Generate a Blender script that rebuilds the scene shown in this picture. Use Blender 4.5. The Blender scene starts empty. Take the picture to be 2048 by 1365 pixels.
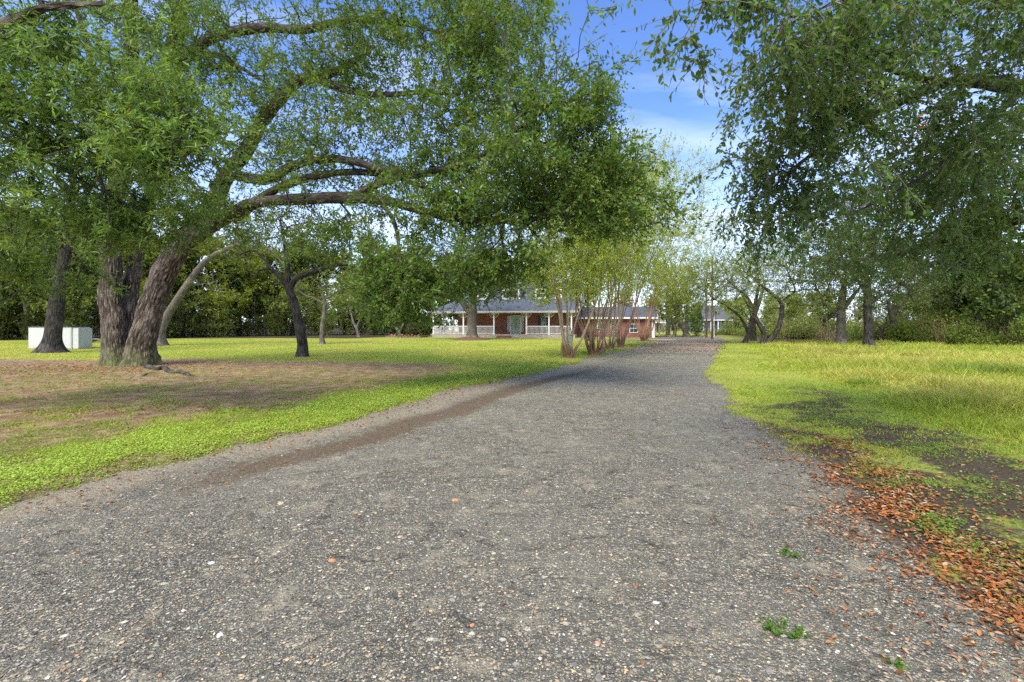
import bpy, math, random
import numpy as np
from mathutils import Vector
rng = np.random.default_rng(7)
R = math.radians
sc = bpy.context.scene
C = sc.collection

# ------------------------------------------------------------------ camera, sky, sun, exposure
CAM_H = 1.5
F_PX, CX, HZ = 910.0, 1024.0, 650.0          # focal length, centre column and horizon row in photograph pixels
cam_d = bpy.data.cameras.new('camera'); cam = bpy.data.objects.new('camera', cam_d); C.objects.link(cam)
cam.location = (0, 0, CAM_H); cam.rotation_euler = (R(90), 0, 0)
cam_d.sensor_width = 36.0; cam_d.lens = 36.0 * F_PX / 2048.0
cam_d.shift_y = -(682.5 - HZ) / 2048.0
cam_d.clip_start = 0.05; cam_d.clip_end = 5000
sc.camera = cam
SUN_EL, SUN_AZ = 52.0, 205.0                   # azimuth: compass style, from +Y clockwise: the light comes from behind the camera, a little left
world = bpy.data.worlds.new('World'); sc.world = world; world.use_nodes = True
nt = world.node_tree; nt.nodes.clear()
def wn(t, **k):
    n = nt.nodes.new(t)
    for a, b in k.items(): setattr(n, a, b)
    return n
sky = wn('ShaderNodeTexSky', sky_type='NISHITA'); sky.sun_disc = False
sky.sun_elevation = R(SUN_EL); sky.sun_rotation = R(SUN_AZ)
sky.altitude = 0; sky.air_density = 1.0; sky.dust_density = 0.6; sky.ozone_density = 4.0
tc = wn('ShaderNodeTexCoord')
sep = wn('ShaderNodeSeparateXYZ'); nt.links.new(tc.outputs['Generated'], sep.inputs[0])
# project the view direction on a cloud plane
zc = wn('ShaderNodeMath', operation='MAXIMUM'); zc.inputs[1].default_value = 0.0; nt.links.new(sep.outputs['Z'], zc.inputs[0])
za = wn('ShaderNodeMath', operation='ADD'); za.inputs[1].default_value = 0.12; nt.links.new(zc.outputs[0], za.inputs[0])
dv = wn('ShaderNodeVectorMath', operation='DIVIDE'); nt.links.new(tc.outputs['Generated'], dv.inputs[0])
cmb = wn('ShaderNodeCombineXYZ')
for i in range(3): nt.links.new(za.outputs[0], cmb.inputs[i])
nt.links.new(cmb.outputs[0], dv.inputs[1])
mp = wn('ShaderNodeMapping'); mp.inputs['Scale'].default_value = (0.55, 1.5, 1.0); mp.inputs['Location'].default_value = (1.3, 0.4, 0)
nt.links.new(dv.outputs[0], mp.inputs[0])
nz = wn('ShaderNodeTexNoise'); nz.inputs['Scale'].default_value = 1.1; nz.inputs['Detail'].default_value = 6; nz.inputs['Roughness'].default_value = 0.55
nz.inputs['Distortion'].default_value = 0.4
nt.links.new(mp.outputs[0], nz.inputs['Vector'])
cr = wn('ShaderNodeMapRange'); cr.inputs['From Min'].default_value = 0.48; cr.inputs['From Max'].default_value = 0.80; cr.inputs['To Max'].default_value = 0.55
nt.links.new(nz.outputs['Fac'], cr.inputs['Value'])
# more cloud low down
lo = wn('ShaderNodeMapRange'); lo.inputs['From Min'].default_value = 0.02; lo.inputs['From Max'].default_value = 0.40; lo.inputs['To Min'].default_value = 0.62; lo.inputs['To Max'].default_value = 0.0
nt.links.new(sep.outputs['Z'], lo.inputs['Value'])
ad = wn('ShaderNodeMath', operation='ADD'); ad.use_clamp = True; nt.links.new(cr.outputs[0], ad.inputs[0]); nt.links.new(lo.outputs[0], ad.inputs[1])
mx = wn('ShaderNodeMix', data_type='RGBA'); nt.links.new(ad.outputs[0], mx.inputs['Factor'])
hs = wn('ShaderNodeHueSaturation'); hs.inputs['Hue'].default_value = 0.512; hs.inputs['Saturation'].default_value = 1.15; hs.inputs['Value'].default_value = 1.45
nt.links.new(sky.outputs[0], hs.inputs['Color'])
nt.links.new(hs.outputs[0], mx.inputs[6]); mx.inputs[7].default_value = (6.6, 7.2, 9.3, 1)
bg = wn('ShaderNodeBackground'); bg.inputs['Strength'].default_value = 0.05
nt.links.new(mx.outputs[2], bg.inputs['Color'])
wo = wn('ShaderNodeOutputWorld'); nt.links.new(bg.outputs[0], wo.inputs[0])
sl = bpy.data.lights.new('sun', 'SUN'); sl.energy = 1.5; sl.angle = R(38); sl.color = (1.0, 0.93, 0.80)
so = bpy.data.objects.new('sun', sl); C.objects.link(so)
dirs = Vector((math.sin(R(SUN_AZ)) * math.cos(R(SUN_EL)), math.cos(R(SUN_AZ)) * math.cos(R(SUN_EL)), math.sin(R(SUN_EL))))
so.rotation_euler = dirs.to_track_quat('Z', 'Y').to_euler(); so.location = (0, 0, 60)
sc.view_settings.view_transform = 'Standard'; sc.view_settings.look = 'None'
sc.view_settings.exposure = 2.15; sc.view_settings.gamma = 1.0; sc.view_settings.use_curve_mapping = False
sc.cycles.max_bounces = 6; sc.cycles.diffuse_bounces = 3; sc.cycles.glossy_bounces = 2; sc.cycles.transmission_bounces = 4
sc.cycles.use_adaptive_sampling = True; sc.cycles.adaptive_threshold = 0.02
sc.cycles.use_denoising = False

# ------------------------------------------------------------------ helpers
def W(px, py, d):
    """point at depth d that the photograph shows at (px, py)"""
    return np.array([(px - CX) / F_PX * d, d, CAM_H + (HZ - py) / F_PX * d])
def G(px, py):
    """point on flat ground shown at (px, py)"""
    d = CAM_H * F_PX / (py - HZ)
    return np.array([(px - CX) / F_PX * d, d, 0.0])
def norm(v):
    return v / np.maximum(np.linalg.norm(v, axis=-1, keepdims=True), 1e-9)
_lat = np.random.default_rng(99).random((256, 256))
def vnoise(x, y):
    xi = np.floor(x).astype(int); yi = np.floor(y).astype(int); fx = x - xi; fy = y - yi
    fx = fx * fx * (3 - 2 * fx); fy = fy * fy * (3 - 2 * fy)
    a = _lat[xi % 256, yi % 256]; b = _lat[(xi + 1) % 256, yi % 256]; c = _lat[xi % 256, (yi + 1) % 256]; d = _lat[(xi + 1) % 256, (yi + 1) % 256]
    return (a * (1 - fx) + b * fx) * (1 - fy) + (c * (1 - fx) + d * fx) * fy
def fbm(x, y, o=4):
    s = 0; a = .5; t = 0
    for k in range(o):
        s = s + a * vnoise(x * 2 ** k + 17.3 * k, y * 2 ** k + 9.1 * k); t += a; a *= .5
    return s / t
def sstep(a, b, x):
    t = np.clip((x - a) / (b - a), 0, 1); return t * t * (3 - 2 * t)

def make_mesh(name, V, F, mat=None, smooth=False, col=None, uv=None, corner=None):
    """V (n,3); F an (m,k) array or a list of such arrays; col per vertex rgb; uv per loop"""
    if not isinstance(F, list): F = [F]
    F = [f for f in F if len(f)]
    me = bpy.data.meshes.new(name)
    V = np.ascontiguousarray(V, dtype=np.float32)
    me.vertices.add(len(V)); me.vertices.foreach_set('co', V.ravel())
    tot = np.concatenate([np.full(len(f), f.shape[1], dtype=np.int32) for f in F])
    idx = np.concatenate([np.asarray(f, dtype=np.int32).ravel() for f in F])
    me.loops.add(len(idx)); me.loops.foreach_set('vertex_index', idx)
    me.polygons.add(len(tot)); st = np.zeros(len(tot), dtype=np.int32); st[1:] = np.cumsum(tot)[:-1]
    me.polygons.foreach_set('loop_start', st)
    try: me.polygons.foreach_set('loop_total', tot)
    except Exception: pass
    if uv is not None:
        l = me.uv_layers.new(name='UVMap'); l.data.foreach_set('uv', np.ascontiguousarray(uv, dtype=np.float32).ravel())
    if col is not None:
        for k, c in (col.items() if isinstance(col, dict) else {'tint': col}.items()):
            a = me.color_attributes.new(name=k, type='FLOAT_COLOR', domain='POINT')
            full = np.ones((len(V), 4), dtype=np.float32); full[:, :3] = c
            a.data.foreach_set('color', full.ravel())
    me.update(calc_edges=True)
    if smooth: me.polygons.foreach_set('use_smooth', np.ones(len(tot), dtype=bool))
    if mat: me.materials.append(mat)
    return me
def link(name, me, parent=None, loc=(0, 0, 0), rot=(0, 0, 0)):
    o = bpy.data.objects.new(name, me); C.objects.link(o); o.location = loc; o.rotation_euler = rot
    if parent: o.parent = parent
    return o
def tag(o, label=None, cat=None, group=None, kind=None):
    if label: o['label'] = label
    if cat: o['category'] = cat
    if group: o['group'] = group
    if kind: o['kind'] = kind
    return o
def thing(name, label, cat, loc=(0, 0, 0), rz=0, group=None):
    return tag(link(name, None, None, tuple(float(v) for v in loc), (0, 0, rz)), label, cat, group)
class MB:
    """collects boxes and polygons into one mesh"""
    def __init__(s): s.v = []; s.f = []; s.n = 0
    def add(s, v, f):
        s.v.append(np.array(v, dtype=float)); 
        for q in f: s.f.append([i + s.n for i in q])
        s.n += len(v); return s
    def box(s, x0, x1, y0, y1, z0, z1):
        v = [(x, y, z) for z in (z0, z1) for y in (y0, y1) for x in (x0, x1)]
        return s.add(v, [(0, 2, 3, 1), (4, 5, 7, 6), (0, 1, 5, 4), (2, 6, 7, 3), (0, 4, 6, 2), (1, 3, 7, 5)])
    def bar(s, a, b, w, h=None):
        a = np.array(a, float); b = np.array(b, float); h = h or w; d = norm(b - a)
        u = norm(np.cross(d, (0, 0, 1) if abs(d[2]) < .9 else (0, 1, 0))); t = np.cross(u, d)
        v = [p + u * sx * w / 2 + t * sz * h / 2 for p in (a, b) for sx, sz in ((-1, -1), (1, -1), (1, 1), (-1, 1))]
        return s.add(v, [(3, 2, 1, 0), (4, 5, 6, 7), (0, 1, 5, 4), (1, 2, 6, 5), (2, 3, 7, 6), (3, 0, 4, 7)])
    def prism(s, pts, off):
        """polygon pts extruded by off"""
        n = len(pts); off = np.array(off, float); v = [np.array(p, float) for p in pts] + [np.array(p, float) + off for p in pts]
        return s.add(v, [tuple(range(n))[::-1], tuple(range(n, 2 * n))] + [(i, (i + 1) % n, (i + 1) % n + n, i + n) for i in range(n)])
    def cyl(s, a, b, r0, r1=None, n=10):
        a = np.array(a, float); b = np.array(b, float); r1 = r0 if r1 is None else r1; d = norm(b - a)
        u = norm(np.cross(d, (0, 0, 1) if abs(d[2]) < .9 else (0, 1, 0))); t = np.cross(d, u)
        an = np.arange(n) * 2 * math.pi / n
        v = [a + r0 * (u * math.cos(q) + t * math.sin(q)) for q in an] + [b + r1 * (u * math.cos(q) + t * math.sin(q)) for q in an]
        return s.add(v, [tuple(range(n))[::-1], tuple(range(n, 2 * n))] + [(i, (i + 1) % n, (i + 1) % n + n, i + n) for i in range(n)])
    def mesh(s, name, mat, bevel=0):
        me = bpy.data.meshes.new(name); me.from_pydata([tuple(p) for p in np.concatenate(s.v)], [], s.f); me.update()
        if mat: me.materials.append(mat)
        return me
    def build(s, name, mat, parent=None, loc=(0, 0, 0), rot=(0, 0, 0)):
        return link(name, s.mesh(name, mat), parent, loc, rot)

# ------------------------------------------------------------------ materials
def mat_new(name, rough=0.8, spec=0.3):
    m = bpy.data.materials.new(name); m.use_nodes = True
    b = m.node_tree.nodes['Principled BSDF']; b.inputs['Roughness'].default_value = rough; b.inputs['Specular IOR Level'].default_value = spec
    return m, m.node_tree, b
def nd(t, ty, **k):
    n = t.nodes.new(ty)
    for a, b in k.items():
        if a in n.inputs: n.inputs[a].default_value = b
        else: setattr(n, a, b)
    return n
def ramp(t, fac, stops, interp='LINEAR'):
    r = t.nodes.new('ShaderNodeValToRGB'); r.color_ramp.interpolation = interp
    el = r.color_ramp.elements
    while len(el) > 1: el.remove(el[-1])
    el[0].position = stops[0][0]; el[0].color = (*stops[0][1], 1)
    for p, c in stops[1:]:
        e = el.new(p); e.color = (*c, 1)
    t.links.new(fac, r.inputs[0]); return r.outputs[0]
def mixc(t, fac, a, b, mode='MIX'):
    m = t.nodes.new('ShaderNodeMix'); m.data_type = 'RGBA'; m.blend_type = mode
    for s, v in ((0, fac), (6, a), (7, b)):
        if isinstance(v, bpy.types.NodeSocket): t.links.new(v, m.inputs[s])
        elif s == 0: m.inputs[0].default_value = v
        else: m.inputs[s].default_value = (*v, 1)
    return m.outputs[2]
def math_(t, op, a, b=None, clamp=False):
    m = t.nodes.new('ShaderNodeMath'); m.operation = op; m.use_clamp = clamp
    for i, v in enumerate((a, b)):
        if v is None: continue
        if isinstance(v, bpy.types.NodeSocket): t.links.new(v, m.inputs[i])
        else: m.inputs[i].default_value = v
    return m.outputs[0]
def maprange(t, v, a, b, c=0.0, d=1.0, smooth=False):
    m = t.nodes.new('ShaderNodeMapRange')
    if smooth: m.interpolation_type = 'SMOOTHSTEP'
    t.links.new(v, m.inputs['Value'])
    for k, x in (('From Min', a), ('From Max', b), ('To Min', c), ('To Max', d)): m.inputs[k].default_value = x
    return m.outputs[0]
def noise(t, vec, scale, detail=4, rough=.55, dist=0):
    n = nd(t, 'ShaderNodeTexNoise', Scale=scale, Detail=detail, Roughness=rough, Distortion=dist)
    if vec is not None: t.links.new(vec, n.inputs['Vector'])
    return n
def bump(t, h, strength, dist, b):
    n = nd(t, 'ShaderNodeBump', Strength=strength, Distance=dist); t.links.new(h, n.inputs['Height']); t.links.new(n.outputs[0], b.inputs['Normal']); return n
def plain(name, c, rough=.7, var=.12, scale=6, spec=.3, metal=0, bumps=0):
    m, t, b = mat_new(name, rough, spec)
    tcn = nd(t, 'ShaderNodeTexCoord'); n = noise(t, tcn.outputs['Object'], scale, 6)
    col = ramp(t, n.outputs['Fac'], [(0.25, tuple(x * (1 - var) for x in c)), (0.75, tuple(min(1, x * (1 + var)) for x in c))])
    t.links.new(col, b.inputs['Base Color']); b.inputs['Metallic'].default_value = metal
    if bumps: bump(t, n.outputs['Fac'], bumps, .02, b)
    return m

def leaf_mat(name, trans=.35, rough=.45, spec=.35):
    m = bpy.data.materials.new(name); m.use_nodes = True; t = m.node_tree
    b = t.nodes['Principled BSDF']; b.inputs['Roughness'].default_value = rough; b.inputs['Specular IOR Level'].default_value = spec
    a = nd(t, 'ShaderNodeVertexColor'); a.layer_name = 'tint'
    t.links.new(a.outputs[0], b.inputs['Base Color'])
    tr = nd(t, 'ShaderNodeBsdfTranslucent')
    tcol = mixc(t, 1.0, a.outputs[0], (1.35, 1.35, .55), 'MULTIPLY')
    t.links.new(tcol, tr.inputs[0])
    mx = nd(t, 'ShaderNodeMixShader'); mx.inputs[0].default_value = trans
    t.links.new(b.outputs[0], mx.inputs[1]); t.links.new(tr.outputs[0], mx.inputs[2])
    t.links.new(mx.outputs[0], t.nodes['Material Output'].inputs[0])
    return m
M_LEAF = leaf_mat('leaf', .44, .48, .32)
M_GRASS = leaf_mat('grass_blade', .35, .6, .2)
M_DEAD = leaf_mat('dead_leaf', .12, .7, .15)

def bark_mat(name, dark, light, sc_u=9, sc_v=2.6, disp=.02, moss=0, lichen=.3, peel=None):
    m, t, b = mat_new(name, .92, .15)
    uv = nd(t, 'ShaderNodeUVMap')
    mp = nd(t, 'ShaderNodeMapping'); mp.inputs['Scale'].default_value = (sc_u, sc_v, 1); t.links.new(uv.outputs[0], mp.inputs[0])
    dn = noise(t, mp.outputs[0], .8, 5, .65)
    av = t.nodes.new('ShaderNodeMix'); av.data_type = 'VECTOR'; av.inputs[0].default_value = .45
    t.links.new(mp.outputs[0], av.inputs[4]); t.links.new(dn.outputs['Color'], av.inputs[5])
    vo = nd(t, 'ShaderNodeTexVoronoi', feature='DISTANCE_TO_EDGE', Scale=1.15); t.links.new(av.outputs[1], vo.inputs['Vector'])
    ridge = maprange(t, vo.outputs['Distance'], 0.0, .42, 0, 1, True)
    fine = noise(t, mp.outputs[0], 5, 6, .7)
    mp2 = nd(t, 'ShaderNodeMapping'); mp2.inputs['Scale'].default_value = (sc_u * 1.5, sc_v * .55, 1); t.links.new(uv.outputs[0], mp2.inputs[0])
    st2 = noise(t, mp2.outputs[0], 1.0, 5, .6, .6)
    h = math_(t, 'ADD', math_(t, 'MULTIPLY', ridge, .26), math_(t, 'MULTIPLY', fine.outputs['Fac'], .35))
    h = math_(t, 'ADD', h, maprange(t, st2.outputs['Fac'], .36, .64, 0, .58))
    geo = nd(t, 'ShaderNodeTexCoord')
    big = noise(t, geo.outputs['Object'], 1.6, 5)
    col = ramp(t, h, [(.18, tuple(x * .45 for x in dark)), (.48, dark), (1.0, light)])
    lf = maprange(t, big.outputs['Fac'], .5, .68, 0, lichen)
    col = mixc(t, lf, col, tuple(min(1, x * 1.5 + .04) for x in light))
    if peel:
        pf = maprange(t, noise(t, mp.outputs[0], .6, 3).outputs['Fac'], .42, .6)
        col = mixc(t, pf, col, peel)
    if moss:
        sepz = nd(t, 'ShaderNodeSeparateXYZ'); t.links.new(geo.outputs['Object'], sepz.inputs[0])
        mf = math_(t, 'MULTIPLY', maprange(t, sepz.outputs[2], .1, 1.3, 1, 0), maprange(t, big.outputs['Fac'], .38, .62, 0, moss))
        col = mixc(t, mf, col, (.10, .13, .03))
    t.links.new(col, b.inputs['Base Color'])
    if disp > .015:
        dsp = nd(t, 'ShaderNodeDisplacement', Midlevel=.6, Scale=disp); t.links.new(h, dsp.inputs['Height'])
        t.links.new(dsp.outputs[0], t.nodes['Material Output'].inputs['Displacement'])
        m.displacement_method = 'BOTH'
    else: bump(t, h, .9, disp + .004, b)
    return m
M_OAK = bark_mat('oak_bark', (.070, .053, .038), (.34, .285, .22), 22, 5.0, .055, moss=.8, lichen=.25)
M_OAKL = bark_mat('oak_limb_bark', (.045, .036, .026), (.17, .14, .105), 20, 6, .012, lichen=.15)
M_OAKD = bark_mat('dark_bark', (.035, .030, .024), (.13, .115, .10), 20, 6, .012, lichen=.25)
M_GREY = bark_mat('grey_bark', (.12, .10, .08), (.22, .20, .16), 18, 6, .012, lichen=.4)
M_MYRT = bark_mat('myrtle_bark', (.28, .17, .095), (.47, .33, .21), 6, 1.2, .006, lichen=.35, peel=(.42, .34, .22))
M_MYRTR = bark_mat('red_myrtle_bark', (.30, .165, .10), (.50, .33, .22), 6, 1.2, .006, lichen=.15)
M_BRANCH = plain('branch_bark', (.075, .062, .047), .9, .35, 5)
M_BRANCHM = plain('myrtle_branch', (.24, .18, .09), .9, .3, 5)

# ------------------------------------------------------------------ trees
def catmull(P, n):
    P = np.asarray(P, float); Q = np.vstack([2 * P[0] - P[1], P, 2 * P[-1] - P[-2]])
    out = []
    k = len(P) - 1
    L = np.linalg.norm(np.diff(P[:, :3], axis=0), axis=1); cnt = np.maximum(1, np.round(n * L / L.sum())).astype(int)
    for i in range(k):
        p0, p1, p2, p3 = Q[i], Q[i + 1], Q[i + 2], Q[i + 3]
        t = np.linspace(0, 1, cnt[i], endpoint=False)[:, None]
        out.append(.5 * ((2 * p1) + (-p0 + p2) * t + (2 * p0 - 5 * p1 + 4 * p2 - p3) * t ** 2 + (-p0 + 3 * p1 - 3 * p2 + p3) * t ** 3))
    return np.vstack(out + [P[-1:]])
def sweep(name, P, rad, mat, sides=14, step=.12, lump=.06, flare=0, seed=0, cap=True):
    """tube along points with radii; returns mesh and the resampled centre line with radii"""
    P = np.asarray(P, float); L = np.linalg.norm(np.diff(P, axis=0), axis=1).sum()
    PR = catmull(np.hstack([P, np.array(rad, float)[:, None]]), max(4, int(L / step)))
    c = PR[:, :3]; r = np.maximum(PR[:, 3], .003); n = len(c)
    tg = norm(np.gradient(c, axis=0)); ln = np.concatenate([[0], np.cumsum(np.linalg.norm(np.diff(c, axis=0), axis=1))])
    u = np.zeros((n, 3)); u[0] = norm(np.cross(tg[0], (0.1, 1, 0.05)))
    for i in range(1, n):
        q = u[i - 1] - tg[i] * np.dot(u[i - 1], tg[i]); u[i] = q / max(1e-6, np.linalg.norm(q))
    w = np.cross(tg, u)
    a = np.linspace(0, 2 * math.pi, sides, endpoint=False)
    s1 = seed * 3.7
    lumpf = 1 + lump * (fbm(ln[:, None] * 1.3 + s1 + 0 * a, np.cos(a)[None] * 1.2 + np.sin(a)[None] * .7 + 5 + s1 + 0 * ln[:, None], 3) - .5) * 2.2
    rr = r[:, None] * lumpf
    if flare:
        h = np.clip(1 - ln / (r[0] * 2.6), 0, 1)[:, None]
        rr = rr * (1 + flare * h ** 2 * (1 + .5 * np.sin(5 * a + s1)[None] + .3 * np.sin(3 * a + 2 * s1)[None]))
    V = c[:, None] + rr[..., None] * (np.cos(a)[None, :, None] * u[:, None] + np.sin(a)[None, :, None] * w[:, None])
    V = V.reshape(-1, 3)
    i = np.arange(n - 1)[:, None]; j = np.arange(sides)[None]; j2 = (j + 1) % sides
    F = np.stack([i * sides + j, i * sides + j2, (i + 1) * sides + j2, (i + 1) * sides + j], -1).reshape(-1, 4)
    rm = float(r.mean())
    ua = (j / sides * 2 * math.pi * rm); ub = ((j + 1) / sides * 2 * math.pi * rm)
    z0 = ln[:-1][:, None]; z1 = ln[1:][:, None]; o = np.zeros((n - 1, sides))
    uv = np.stack([np.stack([ua + o, z0 + o], -1), np.stack([ub + o, z0 + o], -1), np.stack([ub + o, z1 + o], -1), np.stack([ua + o, z1 + o], -1)], 2).reshape(-1, 2)
    V = np.vstack([V, c[-1] + tg[-1] * r[-1] * .5]); tipf = np.stack([(n - 1) * sides + np.arange(sides), (n - 1) * sides + (np.arange(sides) + 1) % sides, np.full(sides, len(V) - 1)], -1)
    uv = np.vstack([uv, np.zeros((sides * 3, 2)) + ln[-1]])
    return make_mesh(name, V, [F, tipf], mat, True, uv=uv), c, r

def blob(c, rad, n, shell=.55):
    d = norm(rng.normal(size=(n, 3))); rr = rng.random(n)[:, None] ** shell
    return np.asarray(c) + d * rr * np.asarray(rad)
def B(px, py, d, rx, ry, rz, n, shell=.55):
    """a foliage mass seen at px,py,d with half sizes rx,ry (photo pixels at that depth) and rz metres"""
    m = max(2, n // 9); c = blob(W(px, py, d), (rx / F_PX * d, rz, ry / F_PX * d), m, shell)
    k = n - n // 5; i = rng.integers(0, m, k); s = .030 * d + .06; q = c[i] + rng.normal(size=(k, 3)) * np.array([s, s, s * .5])
    return np.vstack([q, blob(W(px, py, d), (rx / F_PX * d, rz, ry / F_PX * d), n - k, shell)])

def segments_mesh(name, A, Bp, ra, rb, da, db, mat, sides):
    ref = np.array([.31, .23, .92])
    def ring(c, d, r):
        u = norm(np.cross(d, ref)); w = np.cross(d, u); a = np.arange(sides) * 2 * math.pi / sides
        return c[:, None] + r[:, None, None] * (np.cos(a)[None, :, None] * u[:, None] + np.sin(a)[None, :, None] * w[:, None])
    V = np.concatenate([ring(A, da, ra), ring(Bp, db, rb)], 1).reshape(-1, 3)
    k = np.arange(len(A))[:, None] * 2 * sides; j = np.arange(sides)[None]; j2 = (j + 1) % sides
    F = np.stack([k + j, k + j2, k + j2 + sides, k + j + sides], -1).reshape(-1, 4)
    return V, F

def leaves(P, D, n_per, length, width, tint, tint_var=.25, hang=.0, spread=1.0, up=.5, fold=False, tw_len=.35, tw_n=4, twigs=True, yel=0.0, rad=.0022, tw_keep=1):
    """twigs at points P (dirs D), leaves on the twigs. returns leaf arrays and twig arrays"""
    n = len(P)
    clump = np.repeat(rng.random(n), tw_n)
    P0 = np.repeat(P, tw_n, 0); D0 = np.repeat(D, tw_n, 0)
    T = norm(D0 * .7 + rng.normal(size=P0.shape) * .75 * spread + np.array([0, 0, -hang]))
    L = tw_len * (0.6 + .8 * rng.random(len(P0)))
    k = n_per
    s = (np.arange(k)[None] + rng.random((len(P0), k))) / k
    pos = P0[:, None] + T[:, None] * (L[:, None] * s)[..., None] + np.array([0, 0, -1.]) * (hang * .25 * (L[:, None] * s * s)[..., None])
    pos = pos.reshape(-1, 3); TT = np.repeat(T, k, 0)
    N = len(pos)
    ld = norm(TT * .6 + rng.normal(size=(N, 3)) * .75 + np.array([0, 0, -hang * .5]))
    nn = norm(rng.normal(size=(N, 3)) * .8 + np.array([0, 0, up]))
    side = norm(np.cross(ld, nn)); nn = np.cross(side, ld)
    ll = length * (.5 + .8 * rng.random(N))[:, None]; ww = width * (.7 + .5 * rng.random(N))[:, None]
    base = pos; tip = pos + ld * ll
    if fold:
        l1 = pos + ld * ll * .33 - side * ww * .5 + nn * ww * .12; l2 = pos + ld * ll * .74 - side * ww * .40 + nn * ww * .10
        r1 = pos + ld * ll * .33 + side * ww * .5 + nn * ww * .12; r2 = pos + ld * ll * .74 + side * ww * .40 + nn * ww * .10
        tip = tip - nn * ll * .08
        V = np.stack([base, tip, l2, l1, r1, r2], 1).reshape(-1, 3)
        o = np.arange(N)[:, None] * 6
        F = np.vstack([o + np.array([0, 1, 2, 3]), o + np.array([0, 4, 5, 1])]); vp = 6
    else:
        V = np.stack([base, pos + ld * ll * .5 - side * ww * .5, tip, pos + ld * ll * .5 + side * ww * .5], 1).reshape(-1, 3)
        F = np.arange(N)[:, None] * 4 + np.array([0, 1, 2, 3]); vp = 4
    b = 1 + tint_var * (rng.random((N, 1)) * 2 - 1) + .46 * (np.repeat(clump, k)[:, None] - .5)
    col = np.array(tint)[None] * b
    y = (rng.random((N, 1)) < yel) * rng.random((N, 1)) + .25 * np.repeat((clump > .8) * clump, k)[:, None] * (yel > 0)
    col = col * (1 - y) + np.array([.20, .17, .02]) * y
    col = np.repeat(col, vp, 0)
    tw = (P0, P0 + T * L[:, None] + np.array([0, 0, -hang * .25]) * L[:, None], T) if twigs else None
    if tw is not None and tw_keep > 1: tw = tuple(a_[::tw_keep] for a_ in tw)
    return V, F, col, tw

def grow(limbs, tips, alpha=.35, seg=.5, wob=.12, sag=0):
    """connect every tip to the skeleton"""
    cap = sum(len(c) for c, r in limbs) + len(tips) * 12 + 10
    P = np.zeros((cap, 3)); par = np.full(cap, -1); Ln = np.zeros(cap); Dn = np.zeros((cap, 3)); lim = np.zeros(cap, bool); n = 0
    bias = np.zeros(cap)
    for c, r in limbs:
        st = max(1, len(c) // max(2, int(np.linalg.norm(np.diff(c, axis=0), axis=1).sum() / .35)))
        cc = c[::st]; m = len(cc); k0 = int(m * (.0 if r[0] < .12 else .22))
        cc = cc[k0:]; m = len(cc)
        if m < 2: continue
        P[n:n + m] = cc; Dn[n:n + m] = norm(np.gradient(cc, axis=0)); lim[n:n + m] = True
        rr = np.interp(np.linspace(0, 1, m), np.linspace(0, 1, len(r) - k0 * 0), r)
        bias[n:n + m] = rr * 3.0
        n += m
    LP = P[:n].copy()
    dd = np.array([np.min(np.linalg.norm(LP - a, axis=1)) for a in tips]); order = np.argsort(dd)
    tipidx = []
    for a in tips[order]:
        v = a - P[:n]; d = np.linalg.norm(v, axis=1)
        cosang = (v * Dn[:n]).sum(1) / np.maximum(d, 1e-6)
        cost = d * (1 + .35 * (1 - cosang)) + alpha * Ln[:n] + bias[:n]
        b = int(np.argmin(cost)); db = d[b]
        k = min(11, max(1, int(round(db / seg))))
        p0 = P[b]; t0 = Dn[b]
        p1 = p0 + norm(t0 * .8 + norm(v[b]) * .6) * db * .4 + np.array([0, 0, sag * db])
        prev = b
        for q in range(1, k + 1):
            t = q / k
            pt = (1 - t) ** 2 * p0 + 2 * t * (1 - t) * p1 + t * t * a
            if q < k: pt = pt + rng.normal(size=3) * wob * db / k
            P[n] = pt; par[n] = prev; Ln[n] = Ln[prev] + np.linalg.norm(pt - P[prev]); Dn[n] = norm(pt - P[prev]); prev = n; n += 1
        tipidx.append(n - 1)
    cnt = np.zeros(n); cnt[tipidx] = 1
    for i in range(n - 1, -1, -1):
        if par[i] >= 0: cnt[par[i]] += cnt[i]
    return P[:n], par[:n], cnt, Dn[:n], lim[:n], np.array(tipidx)

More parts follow.
